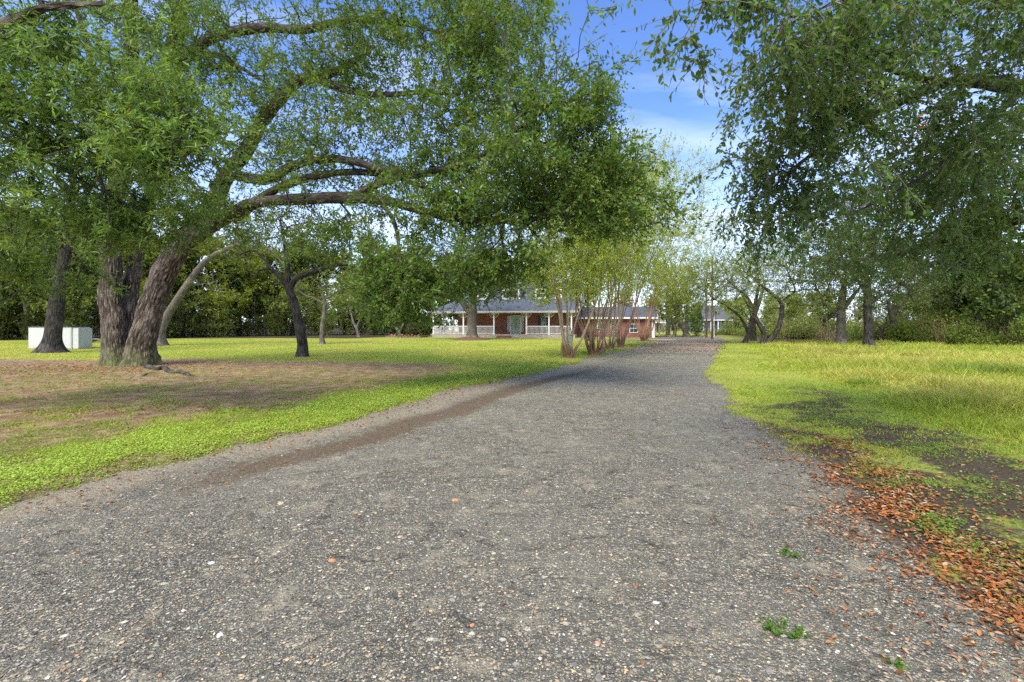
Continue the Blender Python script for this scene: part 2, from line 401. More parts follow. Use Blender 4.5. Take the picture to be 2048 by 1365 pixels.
def tree(name, label, cat, base, limbs, tips, group=None, bark=M_OAK, lbark=None, brmat=None, r0=.006, rexp=.46, seg=.5, alpha=.35, wob=.12, sag=0,
         leaf=dict(), sides=14, step=.12, flare=.35, n_trunk=1, limb_sides=10, lump=.06):
    """limbs: list of (points, radii) in world space; the first n_trunk of them are the trunk's stems"""
    base = np.asarray(base, float)
    root = thing(name, label, cat, base, 0, group)
    sk = []
    for i, (p, r) in enumerate(limbs):
        me, c, rr = sweep('trunk' if i < n_trunk else 'limb', np.asarray(p) - base, r, bark if i < n_trunk else (lbark or bark), sides if i < n_trunk else limb_sides, step, lump, flare if i < n_trunk else 0, i + 1)
        link('trunk' if i < n_trunk else 'limb', me, root); sk.append((c, rr))
    T = np.asarray(tips) - base
    P, par, cnt, Dn, lim, ti = grow(sk, T, alpha, seg, wob, sag)
    idx = np.where(par >= 0)[0]; pr = par[idx]
    r = r0 * np.maximum(cnt, 1) ** rexp
    ra = np.where(lim[pr], r[idx] * 1.15, np.minimum(r[pr], r[idx] * 1.25)); rb = r[idx]
    da = np.where(lim[pr][:, None], Dn[idx], Dn[pr]); db = Dn[idx]
    V, F = [], []; off = 0
    for sel, s in ((rb > .018, 6), (rb <= .018, 3)):
        if sel.any():
            v, f = segments_mesh('', P[pr][sel], P[idx][sel], ra[sel], rb[sel], da[sel], db[sel], None, s)
            V.append(v); F.append(f + off); off += len(v)
    lf = dict(n_per=8, length=.07, width=.028, tint=(.06, .09, .03)); lf.update(leaf)
    LV, LF, LC, tw = leaves(P[ti], Dn[ti], **lf)
    if tw is not None:
        a, b, d = tw; rr = np.full(len(a), lf.get('rad', .0022)); v, f = segments_mesh('', a, b, rr, rr * .5, d, d, None, 3)
        V.append(v); F.append(f + off)
    tag(link('branches', make_mesh('branches', np.vstack(V), np.vstack(F), brmat or M_BRANCH, True), root), kind='stuff')
    tag(link('crown', make_mesh('crown', LV, LF, M_LEAF, False, col=LC), root), kind='stuff')
    return root
def copy_tree(o, loc, rz=0, scale=1, label=None, squash=1.0):
    c = o.copy(); C.objects.link(c); c.location = loc; c.rotation_euler = (0, 0, rz); c.scale = (scale, scale, scale * squash)
    if label: c['label'] = label
    for ch in list(o.children):
        d = ch.copy(); C.objects.link(d); d.parent = c
        for g in list(ch.children):
            e = g.copy(); C.objects.link(e); e.parent = d
    return c
def L2(pts, rad, d=None):
    """limb from (px, py[, depth]) points"""
    return (np.array([W(p[0], p[1], p[2] if len(p) > 2 else d) for p in pts]), rad)

# ------------------------------------------------------------------ ground layout
LEFT = np.array([(-9, 1.0), (-6.0, 2.55), (-4.15, 3.69), (-3.8, 4.6), (-3.37, 5.35), (-2.74, 6.5), (-1.98, 8.03), (-.89, 10.9), (1.2, 14.4), (4.06, 21), (9.2, 31.5), (13, 39.5), (14, 44), (13.4, 50), (12, 58)])
RIGHT = np.array([(3.0, -4.0), (2.3, -1.0), (2.25, 1.0), (2.3, 2.1), (2.45, 2.8), (2.75, 3.6), (3.05, 4.6), (3.3, 5.6), (3.5, 6.6), (3.9, 8.2), (5.6, 13.65), (8.4, 19.5), (15.2, 34), (19.5, 42), (23, 50), (26, 58)])
def road_left(y): return np.interp(y, LEFT[:, 1], LEFT[:, 0])
def road_right(y): return np.interp(y, RIGHT[:, 1], RIGHT[:, 0])
def edge_l(x, y):   # metres into the grass on the left side, measured across
    return (road_left(y) - x) * .72
def edge_r(x, y):
    return (x - road_right(y)) * .85
def off_road(x, y):
    return np.maximum(edge_l(x, y), edge_r(x, y)) + (fbm(x * 1.1, y * 1.1, 4) - .5) * .7 + (fbm(x * 5.3 + 11, y * 5.3, 2) - .5) * .22
def ground_z(x, y):
    g = sstep(-.15, .55, off_road(x, y))
    far = sstep(56, 60, y)
    g = np.maximum(g, far)
    z = -.035 + g * .075
    left = sstep(0.2, 3.5, edge_l(x, y))
    z = z + left * .05 * (fbm(x * .5, y * .5, 3) - .2) + sstep(.3, 3, edge_r(x, y)) * .06 * (fbm(x * .4 + 9, y * .4, 3) - .2)
    return z
def dirt_mask(x, y):
    # bare soil under the big oak, between the verge and the lawn
    w = edge_l(x, y); n = fbm(x * .55 + 3, y * .55 + 8, 4) - .5 + .55 * (fbm(x * 2.6, y * 2.6 + 5, 3) - .5)
    a = np.clip(sstep(.9, 2.1, w + n * 1.8) * sstep(19.0, 16.4, y + n * 2.4 + .10 * (x + 6)) * sstep(.2, -4.0, x + n * 5) * (1.02 + 1.1 * n), 0, 1)
    a = np.maximum(a, .75 * sstep(1.6, .3, np.hypot(x + 14.0, (y - 17.0)) / 3.4))
    # worn ground on the right shoulder
    e = edge_r(x, y)
    b = sstep(3.0, 2.0, e + n * 2.0) * sstep(6.8, 5.4, y + n * 3) * (.60 + 1.9 * (fbm(x * 1.9, y * 1.9, 3) - .48))
    c = .78 * np.exp(-((e - 1.7 - n * 2.4) / .55) ** 2) * sstep(14, 8, y) 
    trk = .5 * sstep(.35, .05, np.abs(e - .1 + n)) 
    return np.clip(np.maximum.reduce([a, b, c, trk]), 0, 1)

nx, ny = 350, 350
ux = np.linspace(-1, 1, nx); xs = 900 * np.sinh(7 * ux) / math.sinh(7)
uy = np.linspace(-.35, 1, ny); ys = 4.5 + 900 * np.sinh(7 * uy) / math.sinh(7)
X, Y = np.meshgrid(xs, ys); Z = ground_z(X, Y)
V = np.stack([X, Y, Z], -1).reshape(-1, 3)
i, j = np.meshgrid(np.arange(ny - 1), np.arange(nx - 1), indexing='ij'); q = i * nx + j
F = np.stack([q, q + 1, q + nx + 1, q + nx], -1).reshape(-1, 4)
dm = dirt_mask(X, Y)
lushL = sstep(2.6, .9, edge_l(X, Y)) * sstep(-.2, .2, edge_l(X, Y)) * sstep(16, 9, Y)
mead = sstep(1.6, 3.6, edge_r(X, Y) + (fbm(X * .3, Y * .3, 3) - .5) * 3) * sstep(3, 8, Y + X * .2)
mask = np.stack([dm, lushL, mead], -1).reshape(-1, 3)
shoulder = sstep(.6, -.1, off_road(X, Y)) * sstep(60, 50, Y)
wood = np.maximum(sstep(-.5, 3, -(X + 16 - (Y - 44) * .25)) * sstep(44, 47, Y + .15 * X), sstep(55, 60, Y - .3 * X) * (X < 10)) ; wood = np.maximum(wood, sstep(38, 42, Y) * sstep(19, 24, X - (Y - 38) * .3))
mask2 = np.stack([shoulder, wood, np.zeros_like(X)], -1).reshape(-1, 3)

m, t, b = mat_new('ground', .95, .1)
tcn = nd(t, 'ShaderNodeTexCoord'); ob = tcn.outputs['Object']
a1 = nd(t, 'ShaderNodeVertexColor'); a1.layer_name = 'mask'; a2 = nd(t, 'ShaderNodeVertexColor'); a2.layer_name = 'mask2'
s1 = nd(t, 'ShaderNodeSeparateColor'); t.links.new(a1.outputs[0], s1.inputs[0]); s2 = nd(t, 'ShaderNodeSeparateColor'); t.links.new(a2.outputs[0], s2.inputs[0])
nb = noise(t, ob, .35, 5); nm = noise(t, ob, 3.2, 8, .62); nf = noise(t, ob, 38, 8, .7); nff = noise(t, ob, 160, 4, .7)
grass = ramp(t, nf.outputs['Fac'], [(.25, (.11, .14, .02)), (.5, (.22, .27, .045)), (.75, (.32, .35, .07))])
grass = mixc(t, maprange(t, nb.outputs['Fac'], .38, .62, 0, .75), grass, (.37, .35, .085))
grass = mixc(t, math_(t, 'MULTIPLY', s1.outputs[1], .7), grass, (.18, .25, .03))
dry = ramp(t, nf.outputs['Fac'], [(.3, (.10, .10, .02)), (.7, (.26, .24, .06))])
grass = mixc(t, math_(t, 'MULTIPLY', s1.outputs[2], .5), grass, dry)
soil = ramp(t, nm.outputs['Fac'], [(.25, (.13, .085, .045)), (.45, (.22, .155, .095)), (.62, (.34, .26, .175)), (.8, (.42, .34, .24))])
soil = mixc(t, 1.0, soil, (1.02, .98, .84), 'MULTIPLY')
soil = mixc(t, maprange(t, nf.outputs['Fac'], .46, .66, 0, .6), soil, (.12, .075, .04))
soil = mixc(t, maprange(t, nff.outputs['Fac'], .60, .68, 0, .5), soil, (.24, .10, .035))
dfac = math_(t, 'ADD', s1.outputs[0], math_(t, 'MULTIPLY', math_(t, 'SUBTRACT', nm.outputs['Fac'], .5), 1.5))
dfac = math_(t, 'ADD', dfac, math_(t, 'MULTIPLY', math_(t, 'SUBTRACT', nf.outputs['Fac'], .5), .9))
dfac = maprange(t, dfac, .42, .62)
blk = math_(t, 'MULTIPLY', maprange(t, s1.outputs[0], .3, .8), maprange(t, nb.outputs['Fac'], 0, 1, 1, 1))
col = mixc(t, dfac, grass, soil)
sepx = nd(t, 'ShaderNodeSeparateXYZ'); t.links.new(ob, sepx.inputs[0])
rside = math_(t, 'MULTIPLY', maprange(t, sepx.outputs[0], 1.5, 2.5), dfac)
tar = ramp(t, nff.outputs['Fac'], [(.3, (.022, .018, .014)), (.55, (.065, .052, .038)), (.7, (.17, .13, .09))])
col = mixc(t, math_(t, 'MULTIPLY', rside, .9), col, tar)
grav = ramp(t, nff.outputs['Fac'], [(.3, (.07, .055, .04)), (.5, (.17, .14, .105)), (.7, (.33, .27, .20))])
col = mixc(t, maprange(t, math_(t, 'ADD', s2.outputs[0], math_(t, 'MULTIPLY', math_(t, 'SUBTRACT', nm.outputs['Fac'], .5), .8)), .35, .7), col, grav)
wd = ramp(t, nm.outputs['Fac'], [(.3, (.03, .024, .013)), (.7, (.085, .065, .03))])
col = mixc(t, s2.outputs[1], col, wd)
t.links.new(col, b.inputs['Base Color'])
hh = math_(t, 'ADD', nf.outputs['Fac'], math_(t, 'MULTIPLY', nm.outputs['Fac'], 1.2))
bump(t, hh, .8, .035, b)
tag(link('ground', make_mesh('ground', V, F, m, True, col={'mask': mask, 'mask2': mask2})), 'flat yard of bright mown lawn and bare soil around the driveway', kind='structure')

# driveway: old chip-sealed gravel
m, t, b = mat_new('driveway', .88, .25)
tcn = nd(t, 'ShaderNodeTexCoord'); ob = tcn.outputs['Object']
big = noise(t, ob, .5, 5, .6); mid = noise(t, ob, 6, 6, .65)
def agg(scale, stops, th):
    vo = nd(t, 'ShaderNodeTexVoronoi', Scale=scale); t.links.new(ob, vo.inputs['Vector'])
    sp = nd(t, 'ShaderNodeSeparateColor'); t.links.new(vo.outputs['Color'], sp.inputs[0])
    c = ramp(t, sp.outputs[0], stops)
    shp = maprange(t, vo.outputs['Distance'], .30, .55, 1, 0)
    pres = math_(t, 'LESS_THAN', sp.outputs[1], th)
    return c, math_(t, 'MULTIPLY', shp, pres), vo.outputs['Distance']
tones = [(0, (.05, .048, .044)), (.28, (.10, .096, .088)), (.48, (.19, .18, .16)), (.66, (.31, .27, .20)), (.80, (.46, .36, .23)), (.92, (.54, .49, .41)), (1, (.66, .63, .57))]
c1, f1, d1 = agg(120, tones, 1.1)
c2, f2, d2 = agg(58, tones, .6)
c3, f3, d3 = agg(26, [(0, (.11, .11, .11)), (.4, (.26, .25, .235)), (.8, (.42, .34, .25)), (1, (.58, .55, .50))], .10)
col = mixc(t, f1, (.045, .043, .04), c1); col = mixc(t, f2, col, c2); col = mixc(t, f3, col, c3)
col = mixc(t, maprange(t, big.outputs['Fac'], .35, .65, .08, .38), col, (.30, .275, .235))
rs = nd(t, 'ShaderNodeMapping'); rs.inputs['Rotation'].default_value = (0, 0, R(-38)); rs.inputs['Scale'].default_value = (2.2, 9.0, 1); t.links.new(ob, rs.inputs[0])
rn = noise(t, rs.outputs[0], 1.6, 7, .72, .5)
col = mixc(t, maprange(t, rn.outputs['Fac'], .35, .43, .6, 0), col, (.05, .044, .036))
col = mixc(t, maprange(t, noise(t, ob, 3.4, 7, .7).outputs['Fac'], .54, .66, 0, .45), col, (.40, .34, .255))
ck = nd(t, 'ShaderNodeTexVoronoi', feature='DISTANCE_TO_EDGE', Scale=2.6)
dn = noise(t, ob, 2.2, 6, .7); dm_ = t.nodes.new('ShaderNodeMix'); dm_.data_type = 'VECTOR'; dm_.inputs[0].default_value = .3
t.links.new(ob, dm_.inputs[4]); t.links.new(dn.outputs['Color'], dm_.inputs[5]); t.links.new(dm_.outputs[1], ck.inputs['Vector'])
cf = math_(t, 'MULTIPLY', maprange(t, ck.outputs['Distance'], .004, .045, 1, 0), maprange(t, mid.outputs['Fac'], .46, .62, 0, .6))
col = mixc(t, cf, col, (.028, .025, .022))
ea = nd(t, 'ShaderNodeVertexColor'); ea.layer_name = 'mask'; es = nd(t, 'ShaderNodeSeparateColor'); t.links.new(ea.outputs[0], es.inputs[0])
dust = ramp(t, noise(t, ob, 60, 5, .7).outputs['Fac'], [(.3, (.12, .095, .07)), (.5, (.26, .215, .165)), (.7, (.48, .41, .33))])
col = mixc(t, maprange(t, math_(t, 'ADD', es.outputs[0], math_(t, 'MULTIPLY', math_(t, 'SUBTRACT', mid.outputs['Fac'], .5), .9)), .3, .75, 0, .8), col, dust)
drt = ramp(t, noise(t, ob, 30, 5, .7).outputs['Fac'], [(.3, (.06, .04, .025)), (.7, (.17, .115, .075))])
col = mixc(t, maprange(t, math_(t, 'ADD', es.outputs[1], math_(t, 'MULTIPLY', math_(t, 'SUBTRACT', noise(t, ob, 9, 8, .75).outputs['Fac'], .5), 2.6)), .30, .85, 0, .85), col, drt)
rl = ramp(t, noise(t, ob, 22, 6, .75).outputs['Fac'], [(.35, (.17, .12, .085)), (.55, (.33, .23, .165)), (.7, (.46, .36, .27))])
col = mixc(t, maprange(t, math_(t, 'ADD', es.outputs[2], math_(t, 'MULTIPLY', math_(t, 'SUBTRACT', mid.outputs['Fac'], .5), 1.2)), .35, .8, 0, .75), col, rl)
col = mixc(t, 1.0, col, (1.09, 1.11, .965), 'MULTIPLY')
t.links.new(col, b.inputs['Base Color'])
h = math_(t, 'ADD', math_(t, 'MULTIPLY', f2, .8), math_(t, 'MULTIPLY', f1, .5)); h = math_(t, 'ADD', h, math_(t, 'MULTIPLY', f3, 1.6)); h = math_(t, 'SUBTRACT', h, math_(t, 'MULTIPLY', cf, 3)); h = math_(t, 'ADD', h, math_(t, 'MULTIPLY', mid.outputs['Fac'], 4)); h = math_(t, 'ADD', h, math_(t, 'MULTIPLY', rn.outputs['Fac'], 5))
bump(t, h, 1.0, .006, b)
yy = np.concatenate([np.linspace(-4, 12, 160), np.linspace(12.2, 60, 80)]); nu = 90
xl = road_left(yy) - 1.6; xr = road_right(yy) + 1.6; xl = np.where(yy < 1.2, -16, xl)
U = np.linspace(0, 1, nu)[None]; X = xl[:, None] * (1 - U) + xr[:, None] * U; Y = yy[:, None] + 0 * U
el = -edge_l(X, Y); er = -edge_r(X, Y); mn = np.minimum(el, er)
Z = .012 * sstep(0, 2.2, mn) + .018 * (fbm(X * .5, Y * .5, 4) - .5) - .02 * np.exp(-((el - .75) / .35) ** 2)
msk = np.stack([sstep(.95, -.1, el + (fbm(X * .8, Y * .8, 3) - .5) * .8) , 1.25 * np.exp(-((el - .68 - .4 * (fbm(X * .4, Y * .4, 2) - .5)) / (.17 + .16 * fbm(X * .9, Y * .9, 2))) ** 2) * sstep(3.2, 5.5, Y) * sstep(19, 12, Y) + .0 * sstep(.8, -.3, er), np.clip(sstep(20, 27, Y) * (.55 + .6 * (fbm(X * .25, Y * .25, 3) - .4)), 0, 1)], -1).reshape(-1, 3)
i, j = np.meshgrid(np.arange(len(yy) - 1), np.arange(nu - 1), indexing='ij'); q = i * nu + j
F = np.stack([q, q + 1, q + nu + 1, q + nu], -1).reshape(-1, 4)
tag(link('driveway', make_mesh('driveway', np.stack([X, Y, Z], -1).reshape(-1, 3), F, m, True, col={'mask': msk})), 'wide worn grey gravel driveway curving to the house', kind='structure')

# ------------------------------------------------------------------ small ground stuff
def blades(x, y, h, w, col, lean=.35, z0=None, simple=False):
    n = len(x); a = rng.random(n) * 2 * math.pi; wv = np.stack([np.cos(a), np.sin(a), 0 * a], -1) * w[:, None] / 2
    b = rng.random(n) * 2 * math.pi; ln = np.stack([np.cos(b), np.sin(b), 0 * b], -1) * (lean * (.3 + rng.random(n)) * h)[:, None]
    z = ground_z(x, y) - .01 if z0 is None else z0
    p = np.stack([x, y, z], -1); up = np.stack([0 * h, 0 * h, h], -1)
    mid = p + up * .6 + ln * .35; tip = p + up * (1 - .15 * lean) + ln * 1.15
    if simple:
        V = np.stack([p - wv, p + wv, tip], 1).reshape(-1, 3); return V, [np.arange(n)[:, None] * 3 + np.arange(3)], np.repeat(col, 3, 0)
    V = np.stack([p - wv, p + wv, mid + wv * .75, mid - wv * .75, tip], 1).reshape(-1, 3); o = np.arange(n)[:, None] * 5
    return V, [o + np.array([0, 1, 2, 3]), o + np.array([3, 2, 4])], np.repeat(col, 5, 0)
def scatter(n, x0, x1, y0, y1, dens, pw=1.0):
    """random points, denser near the camera, kept with probability dens(x, y)"""
    u = rng.random(n); y = y0 * (y1 / y0) ** (u ** pw); x = x0 + (x1 - x0) * rng.random(n)
    k = rng.random(n) < dens(x, y); return x[k], y[k]
def inview(x, y, mg=1.0): return np.abs(x) < y * 1.16 + mg
# meadow grass, right of the drive: tall and tangled
u = rng.random(420000); y = 5.0 * (40 / 5.0) ** u; x = (-.1 + 1.3 * rng.random(len(u))) * y
e = edge_r(x, y); tall = sstep(1.8, 3.6, e + (fbm(x * .3, y * .3, 3) - .5) * 3) * sstep(3, 8, y + x * .2)
patch = fbm(x * .9, y * .9, 3); keep = (off_road(x, y) > .1) & (e > -.1) & (rng.random(len(u)) < (1 - dirt_mask(x, y) * 1.02) * (.25 + patch)) & (y < 38)
x, y, tall, patch = x[keep], y[keep], tall[keep], patch[keep]
n = len(x); big_p = fbm(x * .28 + 4, y * .28 + 2, 3)
h = (.035 + tall * (.07 + .30 * sstep(.35, .7, patch) * rng.random(n))) * (.6 + .8 * rng.random(n)); w = np.maximum(.006, y * .0011) * (.8 + .5 * rng.random(n))
yl = np.clip(tall * (.3 + .9 * sstep(.4, .6, big_p)) * rng.random(n) * 1.3, 0, 1)[:, None]
col = (np.array([.37, .46, .055]) * (1 - yl) + np.array([.60, .54, .15]) * yl) * (.55 + .6 * rng.random(n))[:, None] * (.68 + .62 * fbm(x * .55 + 40, y * .55, 4))[:, None]
nr_ = y < 11
V, F, cc = blades(x[nr_], y[nr_], h[nr_], w[nr_], col[nr_], .95)
V2, F2, cc2 = blades(x[~nr_], y[~nr_], h[~nr_], w[~nr_] * 1.35, col[~nr_], .95, simple=True)
F = F + [F2[0] + len(V)]; V = np.vstack([V, V2]); cc = np.vstack([cc, cc2])
tag(link('meadow_grass', make_mesh('meadow_grass', V, F, M_GRASS, False, col=cc)), 'tall tangled yellow green grass right of the driveway', 'grass', kind='stuff')
# lawn blades, left
u = rng.random(330000); y = 3.2 * (46 / 3.2) ** (u ** .8); x = (-1.2 + 1.55 * rng.random(len(u))) * y
lush = sstep(2.6, .7, edge_l(x, y)) * sstep(18, 9, y)
keep = (off_road(x, y) > .12) & (edge_l(x, y) > 0) & (rng.random(len(u)) < np.clip(1.15 - dirt_mask(x, y) * 1.35, 0, 1))
x, y, lush = x[keep], y[keep], lush[keep]; n = len(x)
h = (.03 + .03 * rng.random(n)) * (1 + .3 * lush); w = np.maximum(.006, y * .0012)
yl = np.clip(sstep(.4, .62, fbm(x * .35, y * .35, 3)) * .7 * (1 - lush) + .2 * rng.random(n), 0, 1)[:, None]
col = (np.array([.34, .43, .055]) * (1 - yl) + np.array([.52, .48, .10]) * yl) * (.7 + .6 * rng.random(n))[:, None]
V, F, cc = blades(x, y, h, w * 1.35, col, .7, simple=True)
tag(link('lawn_grass', make_mesh('lawn_grass', V, F, M_GRASS, False, col=cc)), 'short mown lime green lawn grass left of the driveway', 'grass', kind='stuff')
# low broad-leaved weeds on the verge, under the oak and on the right shoulder
def weeds(x, y, size, col, per=5, hgt=.05):
    n = len(x); N = n * per; X = np.repeat(x, per) + rng.normal(size=N) * .045; Y = np.repeat(y, per) + rng.normal(size=N) * .045
    z = ground_z(X, Y) + hgt * rng.random(N)
    a = rng.random(N) * 6.283; s = np.repeat(size, per) * (.6 + .7 * rng.random(N))
    d = np.stack([np.cos(a), np.sin(a), .5 * (rng.random(N) - .35)], -1); d = norm(d); nn = norm(np.stack([.5 * rng.normal(size=N), .5 * rng.normal(size=N), np.ones(N)], -1)); sd = norm(np.cross(d, nn))
    p = np.stack([X, Y, z], -1); V = np.stack([p, p + d * s[:, None] * .55 - sd * s[:, None] * .36, p + d * s[:, None], p + d * s[:, None] * .55 + sd * s[:, None] * .36], 1).reshape(-1, 3)
    c = np.repeat(col, per, 0) * (.7 + .6 * rng.random(N))[:, None]
    return V, np.arange(N)[:, None] * 4 + np.arange(4), np.repeat(c, 4, 0)
u = rng.random(170000); y = 3.0 * (18 / 3.0) ** u; x = (-1.25 + 1.4 * rng.random(len(u))) * y
el = edge_l(x, y); cl = fbm(x * 1.7 + 30, y * 1.7, 3)
band = sstep(.02, .35, off_road(x, y)) * sstep(1.9, .9, el + (cl - .5) * 2.2) * (.25 + .75 * sstep(.36, .50, fbm(x * 3.1, y * 3.1, 3))); sparse = .38 * sstep(.48, .62, fbm(x * 3.3 + 3, y * 3.3, 3)) * sstep(.0, .5, el) * sstep(17, 12, y)
k = rng.random(len(u)) < np.maximum(band, sparse) * (el > 0); x, y, bd = x[k], y[k], band[k]
col = np.array([.36, .47, .075]) * bd[:, None] + np.array([.22, .29, .045]) * (1 - bd[:, None])
V1, F1, c1_ = weeds(x, y, .013 + .0017 * y, col, 4, .035)
tag(link('verge_weeds', make_mesh('verge_weeds', V1, F1, M_GRASS, False, col=c1_)), 'bright green creeping weeds along the left edge of the driveway', 'weeds', kind='stuff')
u = rng.random(34000); y = 1.8 * (11 / 1.8) ** u; x = (.5 + .9 * rng.random(len(u))) * y
e = edge_r(x, y); cl = fbm(x * 1.9 + 60, y * 1.9 + 7, 3)
k = rng.random(len(u)) < sstep(.1, .5, e) * (sstep(.46, .62, cl) * sstep(.38, .6, fbm(x * 6, y * 6, 2)) * .75 + .10); x, y = x[k], y[k]
V1, F1, c1_ = weeds(x, y, .013 + .0013 * y, np.tile([.16, .27, .035], (len(x), 1)), 6, .05)
tag(link('shoulder_weeds', make_mesh('shoulder_weeds', V1, F1, M_GRASS, False, col=c1_)), 'patchy small green weeds among orange leaves at the right driveway edge', 'weeds', kind='stuff')
# fallen leaves
def flat_leaves(x, y, z, L, col):
    n = len(x); a = rng.random(n) * 6.283; d = norm(np.stack([np.cos(a), np.sin(a), .25 * rng.normal(size=n)], -1)); nn = norm(np.stack([.28 * rng.normal(size=n), .28 * rng.normal(size=n), np.ones(n)], -1))
    sd = norm(np.cross(d, nn)); nn = np.cross(sd, d); p = np.stack([x, y, z], -1); L = L[:, None]; w = L * (.17 + .12 * rng.random((n, 1))); cu = L * .18 * rng.random((n, 1))
    V = np.stack([p, p + d * L - nn * cu * .2, p + d * L * .70 - sd * w * .8 + nn * cu, p + d * L * .30 - sd * w + nn * cu, p + d * L * .30 + sd * w + nn * cu, p + d * L * .7 + sd * w * .8 + nn * cu], 1).reshape(-1, 3)
    o = np.arange(n)[:, None] * 6
    return V, np.vstack([o + np.array([0, 1, 2, 3]), o + np.array([0, 4, 5, 1])]), np.repeat(col, 6, 0)
def leafcol(n):
    pal = np.array([(.34, .12, .035), (.22, .08, .03), (.40, .17, .06), (.38, .22, .12), (.13, .065, .035), (.36, .27, .18), (.40, .14, .04), (.17, .075, .03)]); return pal[rng.integers(0, len(pal), n)] * (.65 + .6 * rng.random(n))[:, None]
u = rng.random(190000); y = 1.6 * (10 / 1.6) ** u; x = (.3 + 1.0 * rng.random(len(u))) * y
e = edge_r(x, y); cl = fbm(x * .9 + 5, y * .9 + 3, 4)
dn_ = np.exp(-((e - .30 - (cl - .5) * .9) / (.15 + .04 * y)) ** 2) * sstep(7.5, 3.6, y) * sstep(1.2, 1.8, y) * (.35 + 1.4 * sstep(.4, .65, fbm(x * 3, y * 3, 2))) + .06 * sstep(-.9, .2, e) * sstep(3.2, 2.2, e) * sstep(9, 5.5, y)
k = rng.random(len(u)) < dn_ * .30; xa, ya = x[k], y[k]
u = rng.random(44000); yb = 6 * (21 / 6) ** u; xb = (-1.25 + 1.4 * rng.random(len(u))) * yb
cl = fbm(xb * .8, yb * .8, 3); near = np.exp(-(np.hypot((xb + 14.2) * .7, (yb - 15.4) * 1.5) / 3.0) ** 2)
k = (edge_l(xb, yb) > .0) & (rng.random(len(u)) < .95 * near + .16 * sstep(.5, .65, cl)); xb, yb = xb[k], yb[k]
u = rng.random(4000); yc = 3 * (13 / 3) ** u; xc = road_left(yc) - .3 + .5 * rng.normal(size=len(u)) + (1 - u) * 0
k = rng.random(4000) < .35; xc, yc = xc[k], yc[k]
u = rng.random(260); yd = 2 * (16 / 2) ** u; xd = (-1.1 + 2.2 * rng.random(260)) * yd
x4 = np.concatenate([xa, xb, xc, xd]); y4 = np.concatenate([ya, yb, yc, yd]); keep = inview(x4, y4, 2); x4, y4 = x4[keep], y4[keep]
z4 = np.maximum(ground_z(x4, y4), -.002) + .006 + .014 * rng.random(len(x4))
V, F, cc = flat_leaves(x4, y4, z4, .017 + .020 * rng.random(len(x4)) + .0022 * y4, leafcol(len(x4)))
yf = 19 + 26 * rng.random(26000); xf = road_left(yf) + (road_right(yf) - road_left(yf)) * (rng.random(26000) * 1.5 - .35)
k = rng.random(26000) < .45 * sstep(19, 29, yf) * (.15 + .85 * sstep(44, 36, yf)) * 1.0 * sstep(.42, .6, fbm(xf * .35, yf * .5, 3)); xf, yf = xf[k], yf[k]
V5, F5, c5 = flat_leaves(xf, yf, np.maximum(ground_z(xf, yf), .0) + .02, .08 + .04 * rng.random(len(xf)), leafcol(len(xf)) * .45 + .17)
tag(link('fallen_leaves', make_mesh('fallen_leaves', np.vstack([V, V5]), np.vstack([F, F5 + len(V)]), M_DEAD, False, col=np.vstack([cc, c5]))), 'orange brown fallen oak leaves strewn along the driveway edges', 'leaves', kind='stuff')
# loose gravel chips
def chips(n, xr_, y0, y1, smin, smax, dens=None):
    u = rng.random(n); y = y0 * (y1 / y0) ** u; x = (xr_[0] + (xr_[1] - xr_[0]) * rng.random(n)) * y
    k = off_road(x, y) < .35
    if dens is not None: k &= rng.random(n) < dens(x, y)
    x, y = x[k], y[k]; n = len(x); s = smin + (smax - smin) * rng.random(n) ** 3
    ov = np.array([(1, 0, 0), (0, 1, 0), (-1, 0, 0), (0, -1, 0), (0, 0, .7), (0, 0, -.7), (.6, .6, .35), (-.6, .5, .3)])[:6]
    a = rng.random(n) * 6.283; sx = s * (.8 + .6 * rng.random(n)); sy = s * (.6 + .4 * rng.random(n)); sz = s * (.35 + .35 * rng.random(n))
    j = ov[None] * (1 + .35 * rng.normal(size=(n, 6, 3)) * .6); px = j[..., 0] * sx[:, None]; py = j[..., 1] * sy[:, None]
    zz = .004 + np.maximum(ground_z(x, y), .012 * sstep(0, 2.2, np.minimum(-edge_l(x, y), -edge_r(x, y))) + .018 * (fbm(x * .5, y * .5, 4) - .5) - .02 * np.exp(-((-edge_l(x, y) - .75) / .35) ** 2))
    V = np.stack([x[:, None] + px * np.cos(a)[:, None] - py * np.sin(a)[:, None], y[:, None] + px * np.sin(a)[:, None] + py * np.cos(a)[:, None], zz[:, None] + j[..., 2] * sz[:, None]], -1).reshape(-1, 3)
    f = np.array([(0, 1, 4), (1, 2, 4), (2, 3, 4), (3, 0, 4), (1, 0, 5), (2, 1, 5), (3, 2, 5), (0, 3, 5)])[:4]
    pal = np.array([(.10, .10, .10), (.16, .16, .155), (.24, .23, .22), (.30, .25, .19), (.42, .32, .20), (.50, .46, .39), (.55, .54, .50), (.40, .22, .12), (.06, .06, .065)])
    pr = rng.choice(len(pal), n, p=[.12, .18, .19, .20, .16, .05, .02, .02, .06]); c = pal[pr] * np.array([1.05, 1.0, .9]) * (.8 + .4 * rng.random(n))[:, None]
    return V, (np.arange(n)[:, None, None] * 6 + f[None]).reshape(-1, 3), np.repeat(c, 6, 0)
mst, t, b = mat_new('stone', .85, .3); a = nd(t, 'ShaderNodeVertexColor'); a.layer_name = 'tint'
cn = mixc(t, .5, a.outputs[0], noise(t, nd(t, 'ShaderNodeTexCoord').outputs['Object'], 90, 3).outputs['Fac'], 'OVERLAY'); t.links.new(cn, b.inputs['Base Color'])
Va, Fa, ca = chips(30000, (-1.2, 1.1), 1.55, 7.5, .003, .011)
Vb, Fb, cb = chips(1500, (-1.2, 1.1), 1.6, 12, .009, .019)
